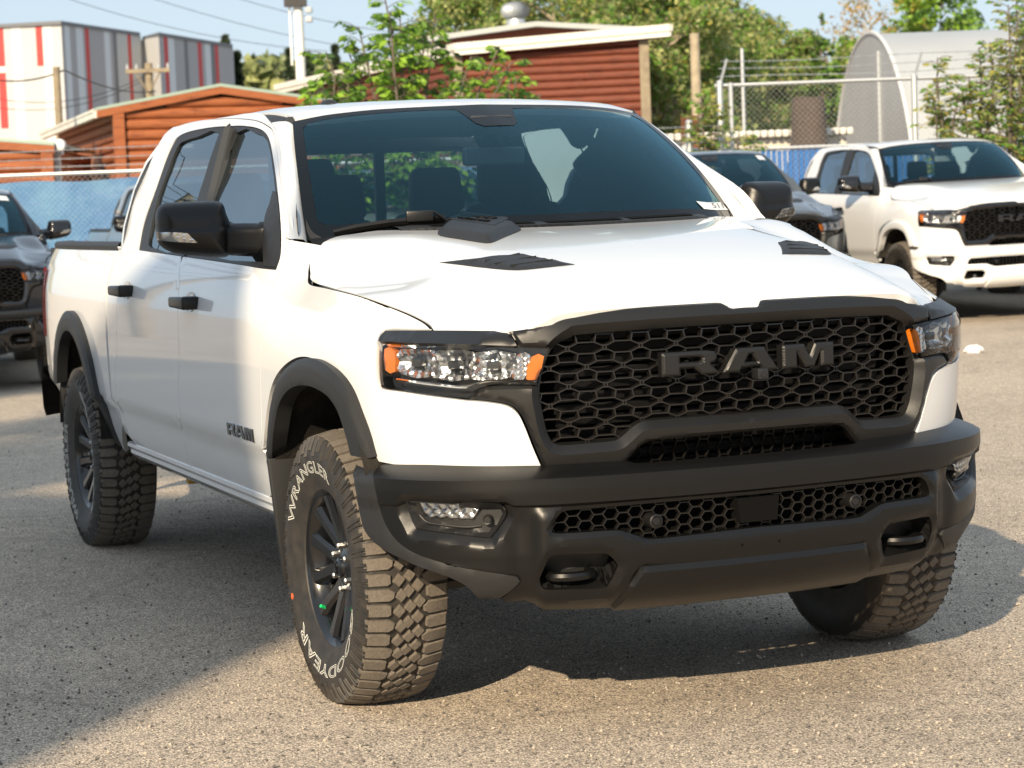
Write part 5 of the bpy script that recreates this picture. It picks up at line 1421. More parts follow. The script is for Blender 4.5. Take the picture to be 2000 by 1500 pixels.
def leaves(n, sampler, size, rng, up=.3, folds=False):
    "n leaf-shaped faces; returns V, F"
    P = sampler(n); V = []; F = []
    A = rng.normal(size=(n, 3)); A[:, 2] *= (1-up); A /= np.linalg.norm(A, axis=1, keepdims=True)
    B = rng.normal(size=(n, 3)); B -= A*(A*B).sum(1, keepdims=True); B /= np.linalg.norm(B, axis=1, keepdims=True)
    S = size*rng.uniform(.6, 1.35, n)
    q = np.stack([P-A*S[:, None]*.5, P+B*S[:, None]*.30, P+A*S[:, None]*.55, P-B*S[:, None]*.30], 1).reshape(-1, 3)
    F = [(4*i, 4*i+1, 4*i+2, 4*i+3) for i in range(n)]
    return q, F
def crown_mesh(name, n, sampler, size, ms, rng, parent, w=None):
    V, F = leaves(n, sampler, size, rng); k = rng.choice(len(ms), size=n, p=w)
    return mesh(name, V, F, None, parent, smooth=False, mats=ms, fm=k)
def blob_sampler(blobs, rng, shell=.55):
    "points near the surface of many ellipsoidal clumps"
    w = np.array([b[3]**2 for b in blobs]); w = w/w.sum()
    def f(n):
        i = rng.choice(len(blobs), n, p=w); d = rng.normal(size=(n, 3)); d /= np.linalg.norm(d, axis=1, keepdims=True)
        r = rng.uniform(0, 1, n)**.35; c = np.array([b[:3] for b in blobs])[i]; s = np.array([[b[3], b[3], b[3]*b[4]] for b in blobs])[i]
        return c+d*r[:, None]*s
    return f
def tree(loc, h, rad, label, ms, w=None, n=5000, leaf_s=.16, trunk_r=.12, cat='tree', name='tree', seed=1, group=None, crown0=.25, shape='round', bark='bark', nb=26, clump=.30):
    rng = np.random.default_rng(seed); t = empty(name, loc); tag(t, label, cat, group)
    tb = MB(); pts = [(rng.normal()*.06*h*k*.3, rng.normal()*.06*h*k*.3, h*k*.92) for k in np.linspace(0, 1, 7)]; pts[0] = (0, 0, -.3)
    tb.tube(pts, [trunk_r*(1-.85*k) for k in np.linspace(0, 1, 7)], 7)
    blobs = []
    for i in range(nb):
        z = h*(crown0+(1-crown0)*rng.uniform(0, 1)); k = (z/h-crown0)/(1-crown0)
        rr = rad*{'round': math.sqrt(max(.05, 1-(2*k-.85)**2*.9)), 'cone': 1.05-k, 'column': (1-.6*k**3)}[shape]*rng.uniform(.35, 1)
        a = rng.uniform(0, 2*math.pi); c = (rr*math.cos(a), rr*math.sin(a), z); b = rad*clump*rng.uniform(.7, 1.3)*(1 if shape != 'cone' else (1.1-k))
        blobs.append((*c, b, rng.uniform(.6, .95)))
        j = max(0, z-rr*.6); tb.tube([(0, 0, max(.1, j)), ((c[0])*.5, c[1]*.5, (j+z)/2+.1), c], [trunk_r*.35*(1-.5*k)+.006, trunk_r*.22+.004, .006], 5)
    tb.build('trunk', bark, t)
    crown_mesh('crown', n, blob_sampler(blobs, rng), leaf_s, ms, rng, t, w)
    return t
def spruce(loc, h, rad, label, seed=1, n=2200, group=None, ms=('needle', 'needle_pale'), leaf_s=.3, w=(.7, .3)):
    rng = np.random.default_rng(seed); t = empty('spruce_tree', loc); tag(t, label, 'tree', group)
    tb = MB(); tb.tube([(0, 0, -.3), (0, 0, h*.5), (0, 0, h)], [h*.018, h*.011, .01], 6); tb.build('trunk', 'bark', t)
    def smp(n):
        k = rng.uniform(0, 1, n)**.7; lay = np.floor(k*18)/18; k2 = lay+(k-lay)*.6; r = rad*(1.02-k2)*rng.uniform(.25, 1, n)*(1-.35*((k*18) % 1)); a = rng.uniform(0, 2*math.pi, n)
        a = np.round(a*5)/5+rng.normal(size=n)*.12
        return np.stack([r*np.cos(a), r*np.sin(a), h*(.06+.94*k2)-r*.25], 1)
    crown_mesh('crown', n, smp, leaf_s, list(ms), rng, t, w)
    return t

# =================================================================== BACKGROUND
RH = np.array([CR[0], CR[1], 0.0]); RH /= np.linalg.norm(RH); DH = np.array([CD[0], CD[1], 0.0]); DH /= np.linalg.norm(DH)
YAWB = math.atan2(RH[1], RH[0])
def hy(px): return 397.4-.0378*(px-1000)
def spot(px, D, z=0.0):
    P = atd((px, hy(px)), D); return np.array([P[0], P[1], z])
def zat(px, py, D): return float(1.484+(hy(px)-py)*D/FPX)

# ---- chain-link fence along the back of the lot
def chain(mb, A, B, z0, z1, pitch=.075, w=.0034):
    "diagonal wires between ground points A and B"
    A = np.array(A, float); B = np.array(B, float); L = np.linalg.norm((B-A)[:2]); e = (B-A)/L; H = z1-z0
    n = int(L/pitch); off = -DH*.004
    for sgn in (1, -1):
        for k in range(-int(H/pitch), n+1):
            u0, u1 = k*pitch, k*pitch+H
            a0, a1 = max(0, u0), min(L, u1)
            if a1-a0 < pitch*.5: continue
            za, zb = (z0+(a0-u0), z0+(a1-u0)) if sgn > 0 else (z1-(a0-u0), z1-(a1-u0))
            p = A+e*a0; q = A+e*a1; p = np.array([p[0], p[1], za]); q = np.array([q[0], q[1], zb])
            nn = np.array([0, 0, w*.5]); tt = e*w*.5
            mb.add([p-nn+off*sgn, q-nn+off*sgn, q+nn+off*sgn, p+nn+off*sgn], [(0, 1, 2, 3)])
    return mb
FD = 29.0
def fence(px0, px1, ztop, label, posts, zb=.0, tall=None):
    A, B = spot(px0, FD), spot(px1, FD); root = empty('chain_link_fence', (A+B)/2); tag(root, label, 'fence')
    c = (A+B)/2
    def loc(mb): mb.V = [(v[0]-c[0], v[1]-c[1], v[2]-c[2]) for v in mb.V]; return mb
    g = lambda P: float(gz(P[0], P[1]))
    for p in posts:
        P = spot(p, FD-.05); m = MB(); m.tube([(P[0], P[1], -.3), (P[0], P[1], (tall or ztop)+.03)], .04, 10); m.rev([(.045, 0), (.04, .03), (0, .05)], 10, 'z', c=(P[0], P[1], (tall or ztop)+.03)); loc(m).build('post', 'galv', root)
        # barbed wire arm
        m = MB(); m.tube([(P[0], P[1], (tall or ztop)), tuple(P+RH*.10-DH*.05+np.array([0, 0, (tall or ztop)+.34]))], .018, 6); loc(m).build('wire_arm', 'galv', root)
    m = MB(); m.tube([A+[0, 0, ztop], B+[0, 0, ztop]], .026, 8); loc(m).build('top_rail', 'galv', root)
    if tall: m = MB(); m.tube([A+[0, 0, tall], B+[0, 0, tall]], .026, 8); loc(m).build('top_rail', 'galv', root)
    m = MB(); chain(m, A-DH*.03, B-DH*.03, max(zb, ztop-1.6), (tall or ztop)); o = loc(m).build('wire_mesh', 'wire_grey', root, smooth=False); o['kind'] = 'stuff'
    for k in (1, 2, 3):
        P = [A+(B-A)*t+np.array([0, 0, (tall or ztop)+.105*k+.015*math.sin(t*9+k)])+RH*.03*k for t in np.linspace(0, 1, 30)]
        m = MB(); m.tube(P, .005, 4, caps=False)
        for t in np.linspace(.01, .99, int(np.linalg.norm(B-A)/.16)):
            q = A+(B-A)*t+np.array([0, 0, (tall or ztop)+.105*k+.015*math.sin(t*9+k)])+RH*.03*k; m.tube([q-[0, 0, .022], q+[0, 0, .022]], .004, 3, caps=False)
        o = loc(m).build('barbed_wire', 'galv', root, smooth=False); o['kind'] = 'stuff'
    return root, A, B, c, loc
fl, A, B, c, loc = fence(-520, 1400, 2.10, 'chain link fence with pale blue tarp behind it and barbed wire on top', (-510, -150, 560, 1120, 1340))
m = MB(); U = np.linspace(0, 1, 70); rows = []
for z in np.linspace(.25, 2.02, 10):
    rows.append([tuple(A+(B-A)*u+DH*(.03+.035*math.sin(u*60+z*2)*math.sin(u*23))+np.array([0, 0, z-.03*math.sin(u*31)**2*(z > 1.9)])) for u in U])
m.grid(rows); m.grid(rows, flip=True); loc(m).build('tarp', 'tarp_blue', fl)
fr, A, B, c, loc = fence(1402, 2180, 2.08, 'tall chain link fence with bright blue slats in its lower half', (1412, 1790, 2140), tall=2.93)
sl_me = None; L = np.linalg.norm(B-A); n = int(L/.072)
for k in range(n):
    u = (k+.5)/n; P = A+(B-A)*u+DH*.012
    if sl_me is None:
        m = MB(); m.box((0, 0, 1.22), (.031, .003, .84)); o = m.build('privacy_slat', 'slat_blue', fr, smooth=False); sl_me = o.data
    else:
        o = bpy.data.objects.new('privacy_slat', sl_me); link(o, fr)
    o.location = tuple(P-c+np.array([0, 0, random.uniform(-.012, .012)])); o.rotation_euler = (0, 0, YAWB+random.uniform(-.12, .12))
m = MB(); P = spot(1433, FD-.08); m.tube([(P[0], P[1], .0), (P[0], P[1], 2.96)], .03, 8); loc(m).build('post', 'galv', fr)

# ---- log buildings
def log(root, P, Q, r, m, outn, nm='log'):
    "a half-round log from P to Q (local), bulging along outn"
    P = np.array(P, float); Q = np.array(Q, float); o = np.array(outn, float); V = []
    for p in (P, Q):
        for a in np.linspace(-math.pi/2, math.pi/2, 6):
            V.append(p+o*(.055*math.cos(a))+np.array([0, 0, r*.97*math.sin(a)]))
        V.append(p-o*.06+np.array([0, 0, r])); V.append(p-o*.06-np.array([0, 0, r]))
    k = 8; F = [(j, (j+1) % k, k+(j+1) % k, k+j) for j in range(k)]+[tuple(range(k))[::-1], tuple(range(k, 2*k))]
    nf = np.cross(V[1]-V[0], V[k]-V[0])
    if nf@o < 0: F = [f[::-1] for f in F]
    return mesh(nm, V, F, m, root, smooth=True, angle=50)
def logwall(root, P, Q, z0, z1, m, outn, pitch=.172, top=None):
    z = z0+pitch/2
    while z < z1:
        f0, f1 = 0.0, 1.0
        if top is not None:
            # keep only the part of the row that lies under the roof line top(t)
            ts = [t for t in np.linspace(0, 1, 41) if top(t) > z+pitch*.3]
            if not ts: break
            f0, f1 = ts[0], ts[-1]
        a = np.array(P)+(np.array(Q)-np.array(P))*f0; b = np.array(P)+(np.array(Q)-np.array(P))*f1
        # logs are butted in two lengths
        s = random.uniform(.3, .7)
        mid = a+(b-a)*s
        if np.linalg.norm(b-a) > 3.0:
            log(root, (*a[:2], z), (*(mid-(b-a)*.001)[:2], z), pitch*.5, m, outn); log(root, (*mid[:2], z), (*b[:2], z), pitch*.5, m, outn)
        else: log(root, (*a[:2], z), (*b[:2], z), pitch*.5, m, outn)
        z += pitch
def board(root, pts, th, m, nm):
    "thin slab: quad given by four points, thickened downwards"
    Q = [np.array(p, float) for p in pts]; mb = MB(); V = Q+[q-np.array([0, 0, th]) for q in Q]
    F = [(0, 1, 2, 3), (7, 6, 5, 4), (0, 4, 5, 1), (1, 5, 6, 2), (2, 6, 7, 3), (3, 7, 4, 0)]
    n = np.cross(Q[1]-Q[0], Q[2]-Q[0]); 
    if n[2] < 0: F = [f[::-1] for f in F]
    return mb.add(V, F).build(nm, m, root, smooth=False)
def cabin(px, D, yaw, W, Ln, zeave, zpeak, peak_t, m, label, ztrim=None, over=.35, roofm='roof_green', fascia='fascia_white'):
    "gable end W wide facing the lot (local +x right, -y towards the lot), Ln long to the back"
    O = spot(px, D); root = empty('log_cabin', tuple(O), YAWB+yaw); tag(root, label, 'cabin')
    top = lambda t: zeave+(zpeak-zeave)*(t/peak_t if t < peak_t else 1-(t-peak_t)/(1-peak_t))
    logwall(root, (0, 0), (W, 0), 0, zpeak, m, (0, -1, 0), top=top)
    logwall(root, (0, Ln), (0, 0), 0, zeave, m, (-1, 0, 0)); logwall(root, (W, 0), (W, Ln), 0, zeave, m, (1, 0, 0))
    mb = MB(); mb.box((W/2, Ln/2, zeave/2-.02), (W/2-.08, Ln/2-.02, zeave/2)); mb.build('inner_wall', m, root, smooth=False)
    for x in (0, W):
        mb = MB(); mb.box((x, -.05, zeave/2), (.09, .07, zeave/2)); mb.build('corner_post', m, root, smooth=False)
    xp = W*peak_t; pk = zpeak+.10; ev = zeave+.06; e = over; ey = .10; s0 = (pk-ev)/xp; s1 = (pk-ev)/(W-xp)
    board(root, [(-e, -ey, ev-s0*e), (xp, -ey, pk), (xp, Ln+e, pk), (-e, Ln+e, ev-s0*e)], .05, roofm, 'roof')
    board(root, [(xp, -ey, pk), (W+e, -ey, ev-s1*e), (W+e, Ln+e, ev-s1*e), (xp, Ln+e, pk)], .05, roofm, 'roof')
    for (xa, za, xb, zb) in ((-e, ev-s0*e, xp, pk), (xp, pk, W+e, ev-s1*e)):
        mb = MB(); V = [(xa, -ey-.03, za-.055), (xb, -ey-.03, zb-.055), (xb, -ey-.03, zb-.17), (xa, -ey-.03, za-.17)]; V += [(v[0], v[1]+.04, v[2]) for v in V]
        mb.add(V, [(3, 2, 1, 0), (4, 5, 6, 7), (0, 1, 5, 4), (1, 2, 6, 5), (2, 3, 7, 6), (3, 0, 4, 7)]); mb.build('barge_board', m, root, smooth=False)
    mb = MB(); mb.box((-e, Ln/2, ev-s0*e-.10), (.05, Ln/2+ey, .07)); mb.build('gutter', fascia, root, smooth=False)
    mb = MB(); mb.box((-e-.012, Ln/2, ev-s0*e-.055), (.055, Ln/2+ey, .022)); mb.build('gutter_lip', fascia, root, smooth=False)
    return root
cabin(240, 36.0, math.radians(17.6), 3.55, 8.8, 3.30, 3.55, .48, 'log_orange', 'orange stained log cabin with low gable roof and pale green edge')
cabin(-190, 33.0, math.radians(4), 2.22, 5.0, 2.62, 2.70, .5, 'log_orange', 'small low log shed beside the orange cabin, behind the tarp fence', over=.12, fascia='log_orange')
# meter box and white boards between them
P = spot(110, 33.6); mb = MB(); mb.box((0, 0, 1.25), (.11, .05, 1.25)); mb.box((.0, -.02, 2.52), (.16, .08, .03)); o = mb.build('white_post', 'fascia_white', smooth=False); o.location = tuple(P); o.rotation_euler.z = YAWB; tag(o, 'white boxed post standing between the shed and the orange cabin', 'post')
P = spot(108, 33.2); r_ = empty('dish_lamp', (P[0], P[1], zat(124, 285, 33.2)), YAWB); tag(r_, 'round white lamp on an arm at the corner of the small shed', 'lamp'); mb = MB(); mb.rev([(0, .0), (.08, .02), (.10, .07), (.09, .075)], 16, 'y', c=(.13, -.08, 0)); mb.build('lamp_shade', 'white_steel', r_); mb = MB(); mb.tube([(0, 0, 0), (.13, 0, 0)], .02, 6); mb.build('lamp_arm', 'galv', r_)

# dark red log hall: angled plan
def loc_of(px, D, O, yaw):
    P = spot(px, D)-O; return rotz(-(YAWB+yaw))@P
O = spot(905, 47.0); HALL = empty('log_hall', tuple(O), YAWB); tag(HALL, 'dark red log hall with white fascia and a turbine vent on its roof', 'building')
cA = np.zeros(3); cB = loc_of(1262, 46.4, O, 0); cC = loc_of(585, 58.8, O, 0); cD = cB+(cC-cA)
nAB = np.array([cB[1]-cA[1], -(cB[0]-cA[0]), 0.]); nAB /= np.linalg.norm(nAB); nCA = np.array([(cA-cC)[1], -(cA-cC)[0], 0.]); nCA /= np.linalg.norm(nCA)
ze = zat(905, 100, 47.0)
logwall(HALL, cA[:2], cB[:2], 0, ze, 'log_red', nAB, pitch=.168)
logwall(HALL, cC[:2], cA[:2], 0, ze, 'log_red', nCA, pitch=.168)
mb = MB(); V = [cA, cB, cD, cC]; V = [np.array([v[0], v[1], -.2])-.03*(nAB+nCA)*0+np.array([.0, .08, 0]) for v in V]; mb.add(V+[v+np.array([0, 0, ze+.15]) for v in V], [(0, 1, 5, 4), (1, 2, 6, 5), (2, 3, 7, 6), (3, 0, 4, 7), (4, 5, 6, 7)]); mb.build('inner_wall', 'log_red', HALL, smooth=False)
for p in (cA, cB):
    mb = MB(); mb.box((p[0]+(.05 if p is cB else 0), p[1]-.06, ze/2), (.10, .08, ze/2)); mb.build('corner_post', 'pole_wood', HALL, smooth=False)
ov = .38; dAB = (cB-cA)/np.linalg.norm(cB-cA); dAC = (cC-cA)/np.linalg.norm(cC-cA)
eA = cA-dAC*ov-dAB*ov*.4+[0, 0, ze+.12]; eB = cB-dAC*ov+dAB*.45+[0, 0, ze+.30]; eC = cC+dAC*ov-dAB*ov+[0, 0, ze+.12]; eD = cD+dAC*ov+dAB*.45+[0, 0, ze+.30]
board(HALL, [eA, eB, eD, eC], .06, 'roof_grey', 'roof')
for a, b in ((eA, eB), (eC, eA), (eB, eD)):
    mb = MB(); d = (b-a); L = np.linalg.norm(d); 
    for k, (dz, h, o) in enumerate(((-.075, .07, .02), (-.20, .055, -.02))):
        q = [a+[0, 0, dz+h], b+[0, 0, dz+h], b+[0, 0, dz-h], a+[0, 0, dz-h]]; nn = np.cross(d/L, [0, 0, 1.0]); q2 = [p+nn*(.05+o) for p in q]; q3 = [p-nn*.04 for p in q]
        mb.add(q2+q3, [(3, 2, 1, 0), (4, 5, 6, 7), (0, 1, 5, 4), (1, 2, 6, 5), (2, 3, 7, 6), (3, 0, 4, 7)]); 
    mb.build('fascia', 'fascia_white', HALL, smooth=False)
# raised gable above the eave
uz = lambda px, py: (float(loc_of(px, 48.5, O, 0)[0]), zat(px, py, 48.5))
pl = [uz(872, 84), uz(1060, 56), uz(1276, 68), uz(1276, 92), uz(872, 100)]; y0 = float(loc_of(1060, 48.5, O, 0)[1])
mb = MB(); mb.prism(pl, lambda p: (p[0], y0, p[1]), lambda p: (p[0], y0+7, p[1])); mb.V = mb.V; mb.build('upper_gable', 'log_red', HALL, smooth=False)
for a, b in ((pl[0], pl[1]), (pl[1], pl[2])):
    board(HALL, [(a[0]-(.25 if a is pl[0] else 0), y0-.35, a[1]+.10), (b[0]+(.12 if b is pl[2] else 0), y0-.35, b[1]+.10), (b[0]+(.12 if b is pl[2] else 0), y0+7, b[1]+.10), (a[0]-(.25 if a is pl[0] else 0), y0+7, a[1]+.10)], .11, 'roof_grey', 'roof')
vx, vz = uz(1021, 58); VN = empty('turbine_vent', tuple(O+rotz(YAWB)@np.array([vx, y0+.6, 0])+np.array([0, 0, vz]))); tag(VN, 'shiny ribbed turbine vent on the roof of the red log hall', 'vent')
mb = MB(); mb.rev([(.24, -.15), (.22, .14), (.20, .24)], 24, 'z'); mb.build('vent_neck', 'galv', VN)
mb = MB(); n = 22
for k in range(n):
    a0 = 2*math.pi*k/n; rows = []
    for s in np.linspace(0, 1, 7):
        th = math.pi*(.12+.76*s); r = .33*math.sin(th)**.7; z = .24+.19*(1-math.cos(th)); rows.append([(r*math.cos(a0+w+.25*math.sin(math.pi*s)), r*math.sin(a0+w+.25*math.sin(math.pi*s)), z) if w == 0 else ((r*.88)*math.cos(a0+w+.25*math.sin(math.pi*s)), (r*.88)*math.sin(a0+w+.25*math.sin(math.pi*s)), z) for w in (0, .30)])
    mb.grid(rows); mb.grid(rows, flip=True)
mb.build('turbine_head', 'galv', VN)
mb = MB(); mb.rev([(.20, .60), (.10, .625), (0, .63)], 20, 'z'); mb.build('vent_cap', 'galv', VN)

# ---- striped metal building
SB = empty('striped_building', tuple(spot(140, 108))); tag(SB, 'tall metal building clad in grey, white and red vertical stripes', 'building')
sb0 = spot(140, 108)
def strips(lst, pa, Da, pb, Db, ztop):
    for (a, b, m, *zz) in lst:
        def pt(p):
            t = (p-pa)/(pb-pa); inv = 1/Da+(1/Db-1/Da)*t; return spot(p, 1/inv)
        P, Q = pt(a), pt(b); z0, z1 = (zz[0] if zz else 0.0), (zz[1] if len(zz) > 1 else ztop)
        mb = MB(); o = -DH*.03; bk = DH*.25
        V = [P+o+[0, 0, z0], Q+o+[0, 0, z0], Q+o+[0, 0, z1], P+o+[0, 0, z1]]; V += [v+bk for v in V]
        mb.add([v-sb0 for v in V], [(0, 1, 2, 3), (7, 6, 5, 4), (0, 4, 5, 1), (1, 5, 6, 2), (2, 6, 7, 3), (3, 7, 4, 0)]); mb.build('cladding_panel', m, SB, smooth=False)
zt = zat(140, 52, 108)
z135 = zat(20, 137, 108); z132 = zat(100, 131, 108); z250 = zat(28, 251, 108)
strips([(-260, -150, 'clad_cream'), (-150, -60, 'clad_white'), (-60, 0, 'clad_cream'), (0, 13, 'clad_cream'), (13, 28, 'clad_red', z135+.15, zt), (13, 28, 'clad_cream', 0, z250), (13, 28, 'clad_red', z250, z135-.15), (13, 28, 'clad_white', z135-.15, z135+.15), (28, 43, 'clad_cream'), (43, 61, 'clad_white'), (61, 90, 'clad_cream'), (90, 103, 'clad_red', z132, zt), (90, 103, 'clad_cream', 0, z132), (103, 121, 'clad_white'), (121, 140, 'clad_cream')], 0, 108.6, 140, 108, zt)
strips([(140, 146, 'clad_grey'), (146, 156, 'clad_blue'), (156, 168, 'clad_grey'), (168, 181, 'clad_blue'), (181, 185, 'clad_grey'), (185, 193, 'clad_red'), (193, 222, 'clad_grey'), (222, 233, 'clad_blue'), (233, 239, 'clad_grey'), (239, 246, 'clad_dark'), (246, 267, 'clad_mid'), (267, 274, 'clad_red'), (274, 292, 'clad_mid')], 140, 108, 292, 116.5, zt)
strips([(290, 300, 'clad_mid'), (300, 328, 'clad_cream')], 290, 117.5, 328, 115, zt-.15)
strips([(328, 337, 'clad_grey'), (337, 345, 'clad_red'), (345, 357, 'clad_blue'), (357, 376, 'clad_grey'), (376, 383, 'clad_dark'), (383, 402, 'clad_grey'), (402, 410, 'clad_red'), (410, 416, 'clad_grey'), (416, 427, 'clad_blue'), (427, 435, 'clad_dark'), (435, 442, 'clad_red'), (442, 470, 'clad_grey')], 328, 115, 470, 125, zt-.15)
mb = MB(); P = [spot(p, D)-sb0 for p, D in ((-260, 109.6), (140, 107.8), (292, 116.3), (292, 140), (-260, 140))]; mb.prism([(p[0], p[1]) for p in P], lambda p: (p[0], p[1], zt+.18), lambda p: (p[0], p[1], zt)); mb.build('roof_edge', 'clad_dark', SB, smooth=False)
mb = MB(); P = [spot(p, D)-sb0 for p, D in ((296, 117.2), (328, 114.8), (470, 124.8), (470, 150), (296, 150))]; mb.prism([(p[0], p[1]) for p in P], lambda p: (p[0], p[1], zt+.03), lambda p: (p[0], p[1], zt-.15)); mb.build('roof_edge', 'clad_dark', SB, smooth=False)

# ---- poles and wires
def pole(px, D, ytop, r, m, label, name='utility_pole', cat='pole', arms=()):
    P = spot(px, D); zt_ = zat(px, ytop, D); t = empty(name, tuple(P), YAWB); tag(t, label, cat)
    mb = MB(); mb.tube([(0, 0, -.3), (0, 0, zt_)], [r*1.2, r], 12); mb.build('pole_shaft', m, t)
    for (z, hw) in arms:
        mb = MB(); mb.box((0, -r-.06, z), (hw, .05, .06)); a = mb.build('crossarm', 'pole_wood', t, smooth=False)
        for s in (-.92, -.5, .5, .92):
            mb = MB(); mb.rev([(.035, 0), (.05, .05), (.03, .11), (.045, .15), (0, .18)], 8, 'z', c=(s*hw, -r-.06, z+.06)); mb.build('insulator', 'clad_mid', a)
        for s in (-1, 1):
            mb = MB(); mb.tube([(0, -r-.03, z-.75), (s*hw*.55, -r-.06, z-.05)], .025, 4); mb.build('brace', 'pole_wood', t)
    return P, zt_
pole(126, 50, 133, .085, 'pole_wood', 'short weathered wooden pole in front of the striped building')
pole(305, 72, 126, .13, 'pole_wood', 'wooden utility pole with a crossarm in front of the striped building', arms=((zat(305, 141, 72), .72),))
pole(1366, 44, 68, .095, 'pale_bark', 'bare upright timber pole behind the tall fence', name='timber_pole')
pole(1457, 46, 97, .04, 'galv', 'thin pale post beside the bare timber pole', name='thin_post')
P = spot(600, 60); t = empty('light_mast', tuple(P), YAWB); tag(t, 'white steel mast with a dark box and cameras near its top', 'mast')
zt_ = zat(600, -60, 60); mb = MB(); mb.tube([(0, 0, -.3), (0, 0, zt_)], [.17, .12], 16); mb.build('mast_shaft', 'white_steel', t)
mb = MB(); mb.box((-.05, -.15, zat(600, 6, 60)), (.30, .16, .16)); mb.build('junction_box', 'dark_plastic', t, smooth=False)
mb = MB(); mb.tube([(-.22, -.1, zat(600, 130, 60)), (-.22, -.1, zat(600, 10, 60))], .03, 8); mb.build('conduit', 'white_steel', t)
for dz in (.0, -.25):
    mb = MB(); mb.add(*rbox((.30, -.12, zat(600, 25, 60)+dz), (.09, .12, .08), .03)); mb.build('camera_unit', 'clad_mid', t)
def wire(p0, D0, p1, D1, sag, label=None, r=.011):
    A, B = atd(p0, D0), atd(p1, D1); mb = MB(); c = (A+B)/2
    mb.tube([A+(B-A)*u-np.array([0, 0, sag*4*u*(1-u)])-c for u in np.linspace(0, 1, 24)], r, 4); o = mb.build('power_line', 'wire_dark', smooth=False); o.location = tuple(c)
    tag(o, label or 'thin dark power line crossing the sky above the roofs', 'power line', 'power lines in the sky' if not label else None)
for (a, b), lb in zip((((60, -28), (640, 100)), ((230, -26), (900, 122)), ((400, -24), (960, 80))), ('lowest of the dark power lines crossing the sky, passing left of the white mast', 'middle dark power line crossing the sky, passing behind the white mast', 'highest dark power line crossing the sky, passing the box of the white mast')): wire(a, 80, b, 80, .4, lb)
wire((-30, 152), 50, (125, 137), 50, .15, 'cable from the left to the top of the short wooden pole', r=.02); wire((128, 138), 50, (304, 178), 72, .2, 'cable from the short wooden pole down to the crossarm pole', r=.02)
for dy in (0, 6): wire((-20, 190+dy*3), 70, (300, 140+dy), 72, .5, 'slack cable from the left to the arm of the crossarm pole' if dy == 0 else 'lower slack cable hanging below the crossarm pole', r=.012)

# ---- polytunnel behind the tall fence
GC = 36.5; GR_, GHh = 4.4, 4.05; O = spot(1701, GC); Gt = empty('polytunnel', tuple(O), YAWB); tag(Gt, 'arched translucent white polytunnel behind the tall fence', 'greenhouse')
LG = 20.0; prof = [(-GR_*math.cos(a)*1.0, GHh*math.sin(a)**.92) for a in np.linspace(.0, math.pi, 33)]
mb = MB(); mb.grid([[(x, y, z) for y, z in prof] for x in np.linspace(.02, LG, 22)]); mb.grid([[(x, y*.995, z-.02) for y, z in prof] for x in np.linspace(.02, LG, 22)], flip=True); mb.build('sheet_cover', 'poly_sheet', Gt)
mb = MB(); mb.prism(prof, lambda p: (0, p[0], p[1]), lambda p: (.02, p[0], p[1])); mb.build('end_wall', 'poly_sheet', Gt, smooth=False)
for x in np.linspace(0, LG, 9):
    mb = MB(); mb.tube([(x, y*1.004, z*1.004+.01) for y, z in prof], .035, 6); mb.build('hoop', 'clad_white', Gt)
mb = MB(); mb.tube([(-.02, -GR_*.86, 1.9), (-.02, GR_*.86, 1.9)], .035, 6); mb.tube([(-.02, -1.2, 0), (-.02, -1.2, 3.7)], .035, 6); mb.build('end_frame', 'galv', Gt)

# ---- things standing behind the tall fence
O = spot(1465, 33); T_ = empty('site_trailer', tuple(O), YAWB+.05); tag(T_, 'low cream trailer with ribbed roof behind the tall fence', 'trailer')
w = 175*33/FPX*1.0; mb = MB(); mb.box((0, 1.0, 1.35), (w*1.10, 1.0, .95)); mb.build('trailer_wall', 'trailer_cream', T_, smooth=False)
for k in range(-14, 15):
    mb = MB(); V, F = rbox((k*w*1.12/14, .92, 2.38), (w*.032, 1.12, .055), .02, 1); mb.add(V, F); mb.build('roof_rib', 'fascia_white', T_)
mb = MB(); mb.box((0, -.03, 1.85), (w*1.10, .03, .03)); mb.build('trailer_rail', 'fascia_white', T_, smooth=False)
O = spot(1583, 32); mb = MB(); rng = np.random.default_rng(5)
pr = [(.0, 2.86), (.26, 2.86), (.30, 2.7), (.30, 2.3), (.36, 2.0), (.46, 1.6), (.50, .0)]; mb.rev(pr, 14, 'z'); mb.V = [(v[0]*(1+.08*math.sin(v[2]*9)), v[1]*.8, v[2]+rng.normal()*.01) for v in mb.V]; o = mb.build('canvas_cover', 'dark_canvas', angle=50); o.location = tuple(O); tag(o, 'dark brown canvas cover draped over something tall behind the fence', 'cover')
O = spot(1352, 31); mb = MB(); mb.box((0, 0, 1.3), (.10, .10, 1.32)); o = mb.build('rusty_post', 'rust', smooth=False); o.location = tuple(O); o.rotation_euler.z = YAWB+.3; tag(o, 'rusty square steel post overgrown with creeper', 'post')
O = spot(1350, 28.7); mb = MB(); mb.tube([(0, 0, -.2), (0, 0, 2.45)], .045, 10); mb.rev([(.05, 2.45), (.03, 2.49), (0, 2.5)], 10, 'z'); o = mb.build('fence_post', 'galv'); o.location = tuple(O); tag(o, 'short galvanised post beside the rusty square post', 'post')

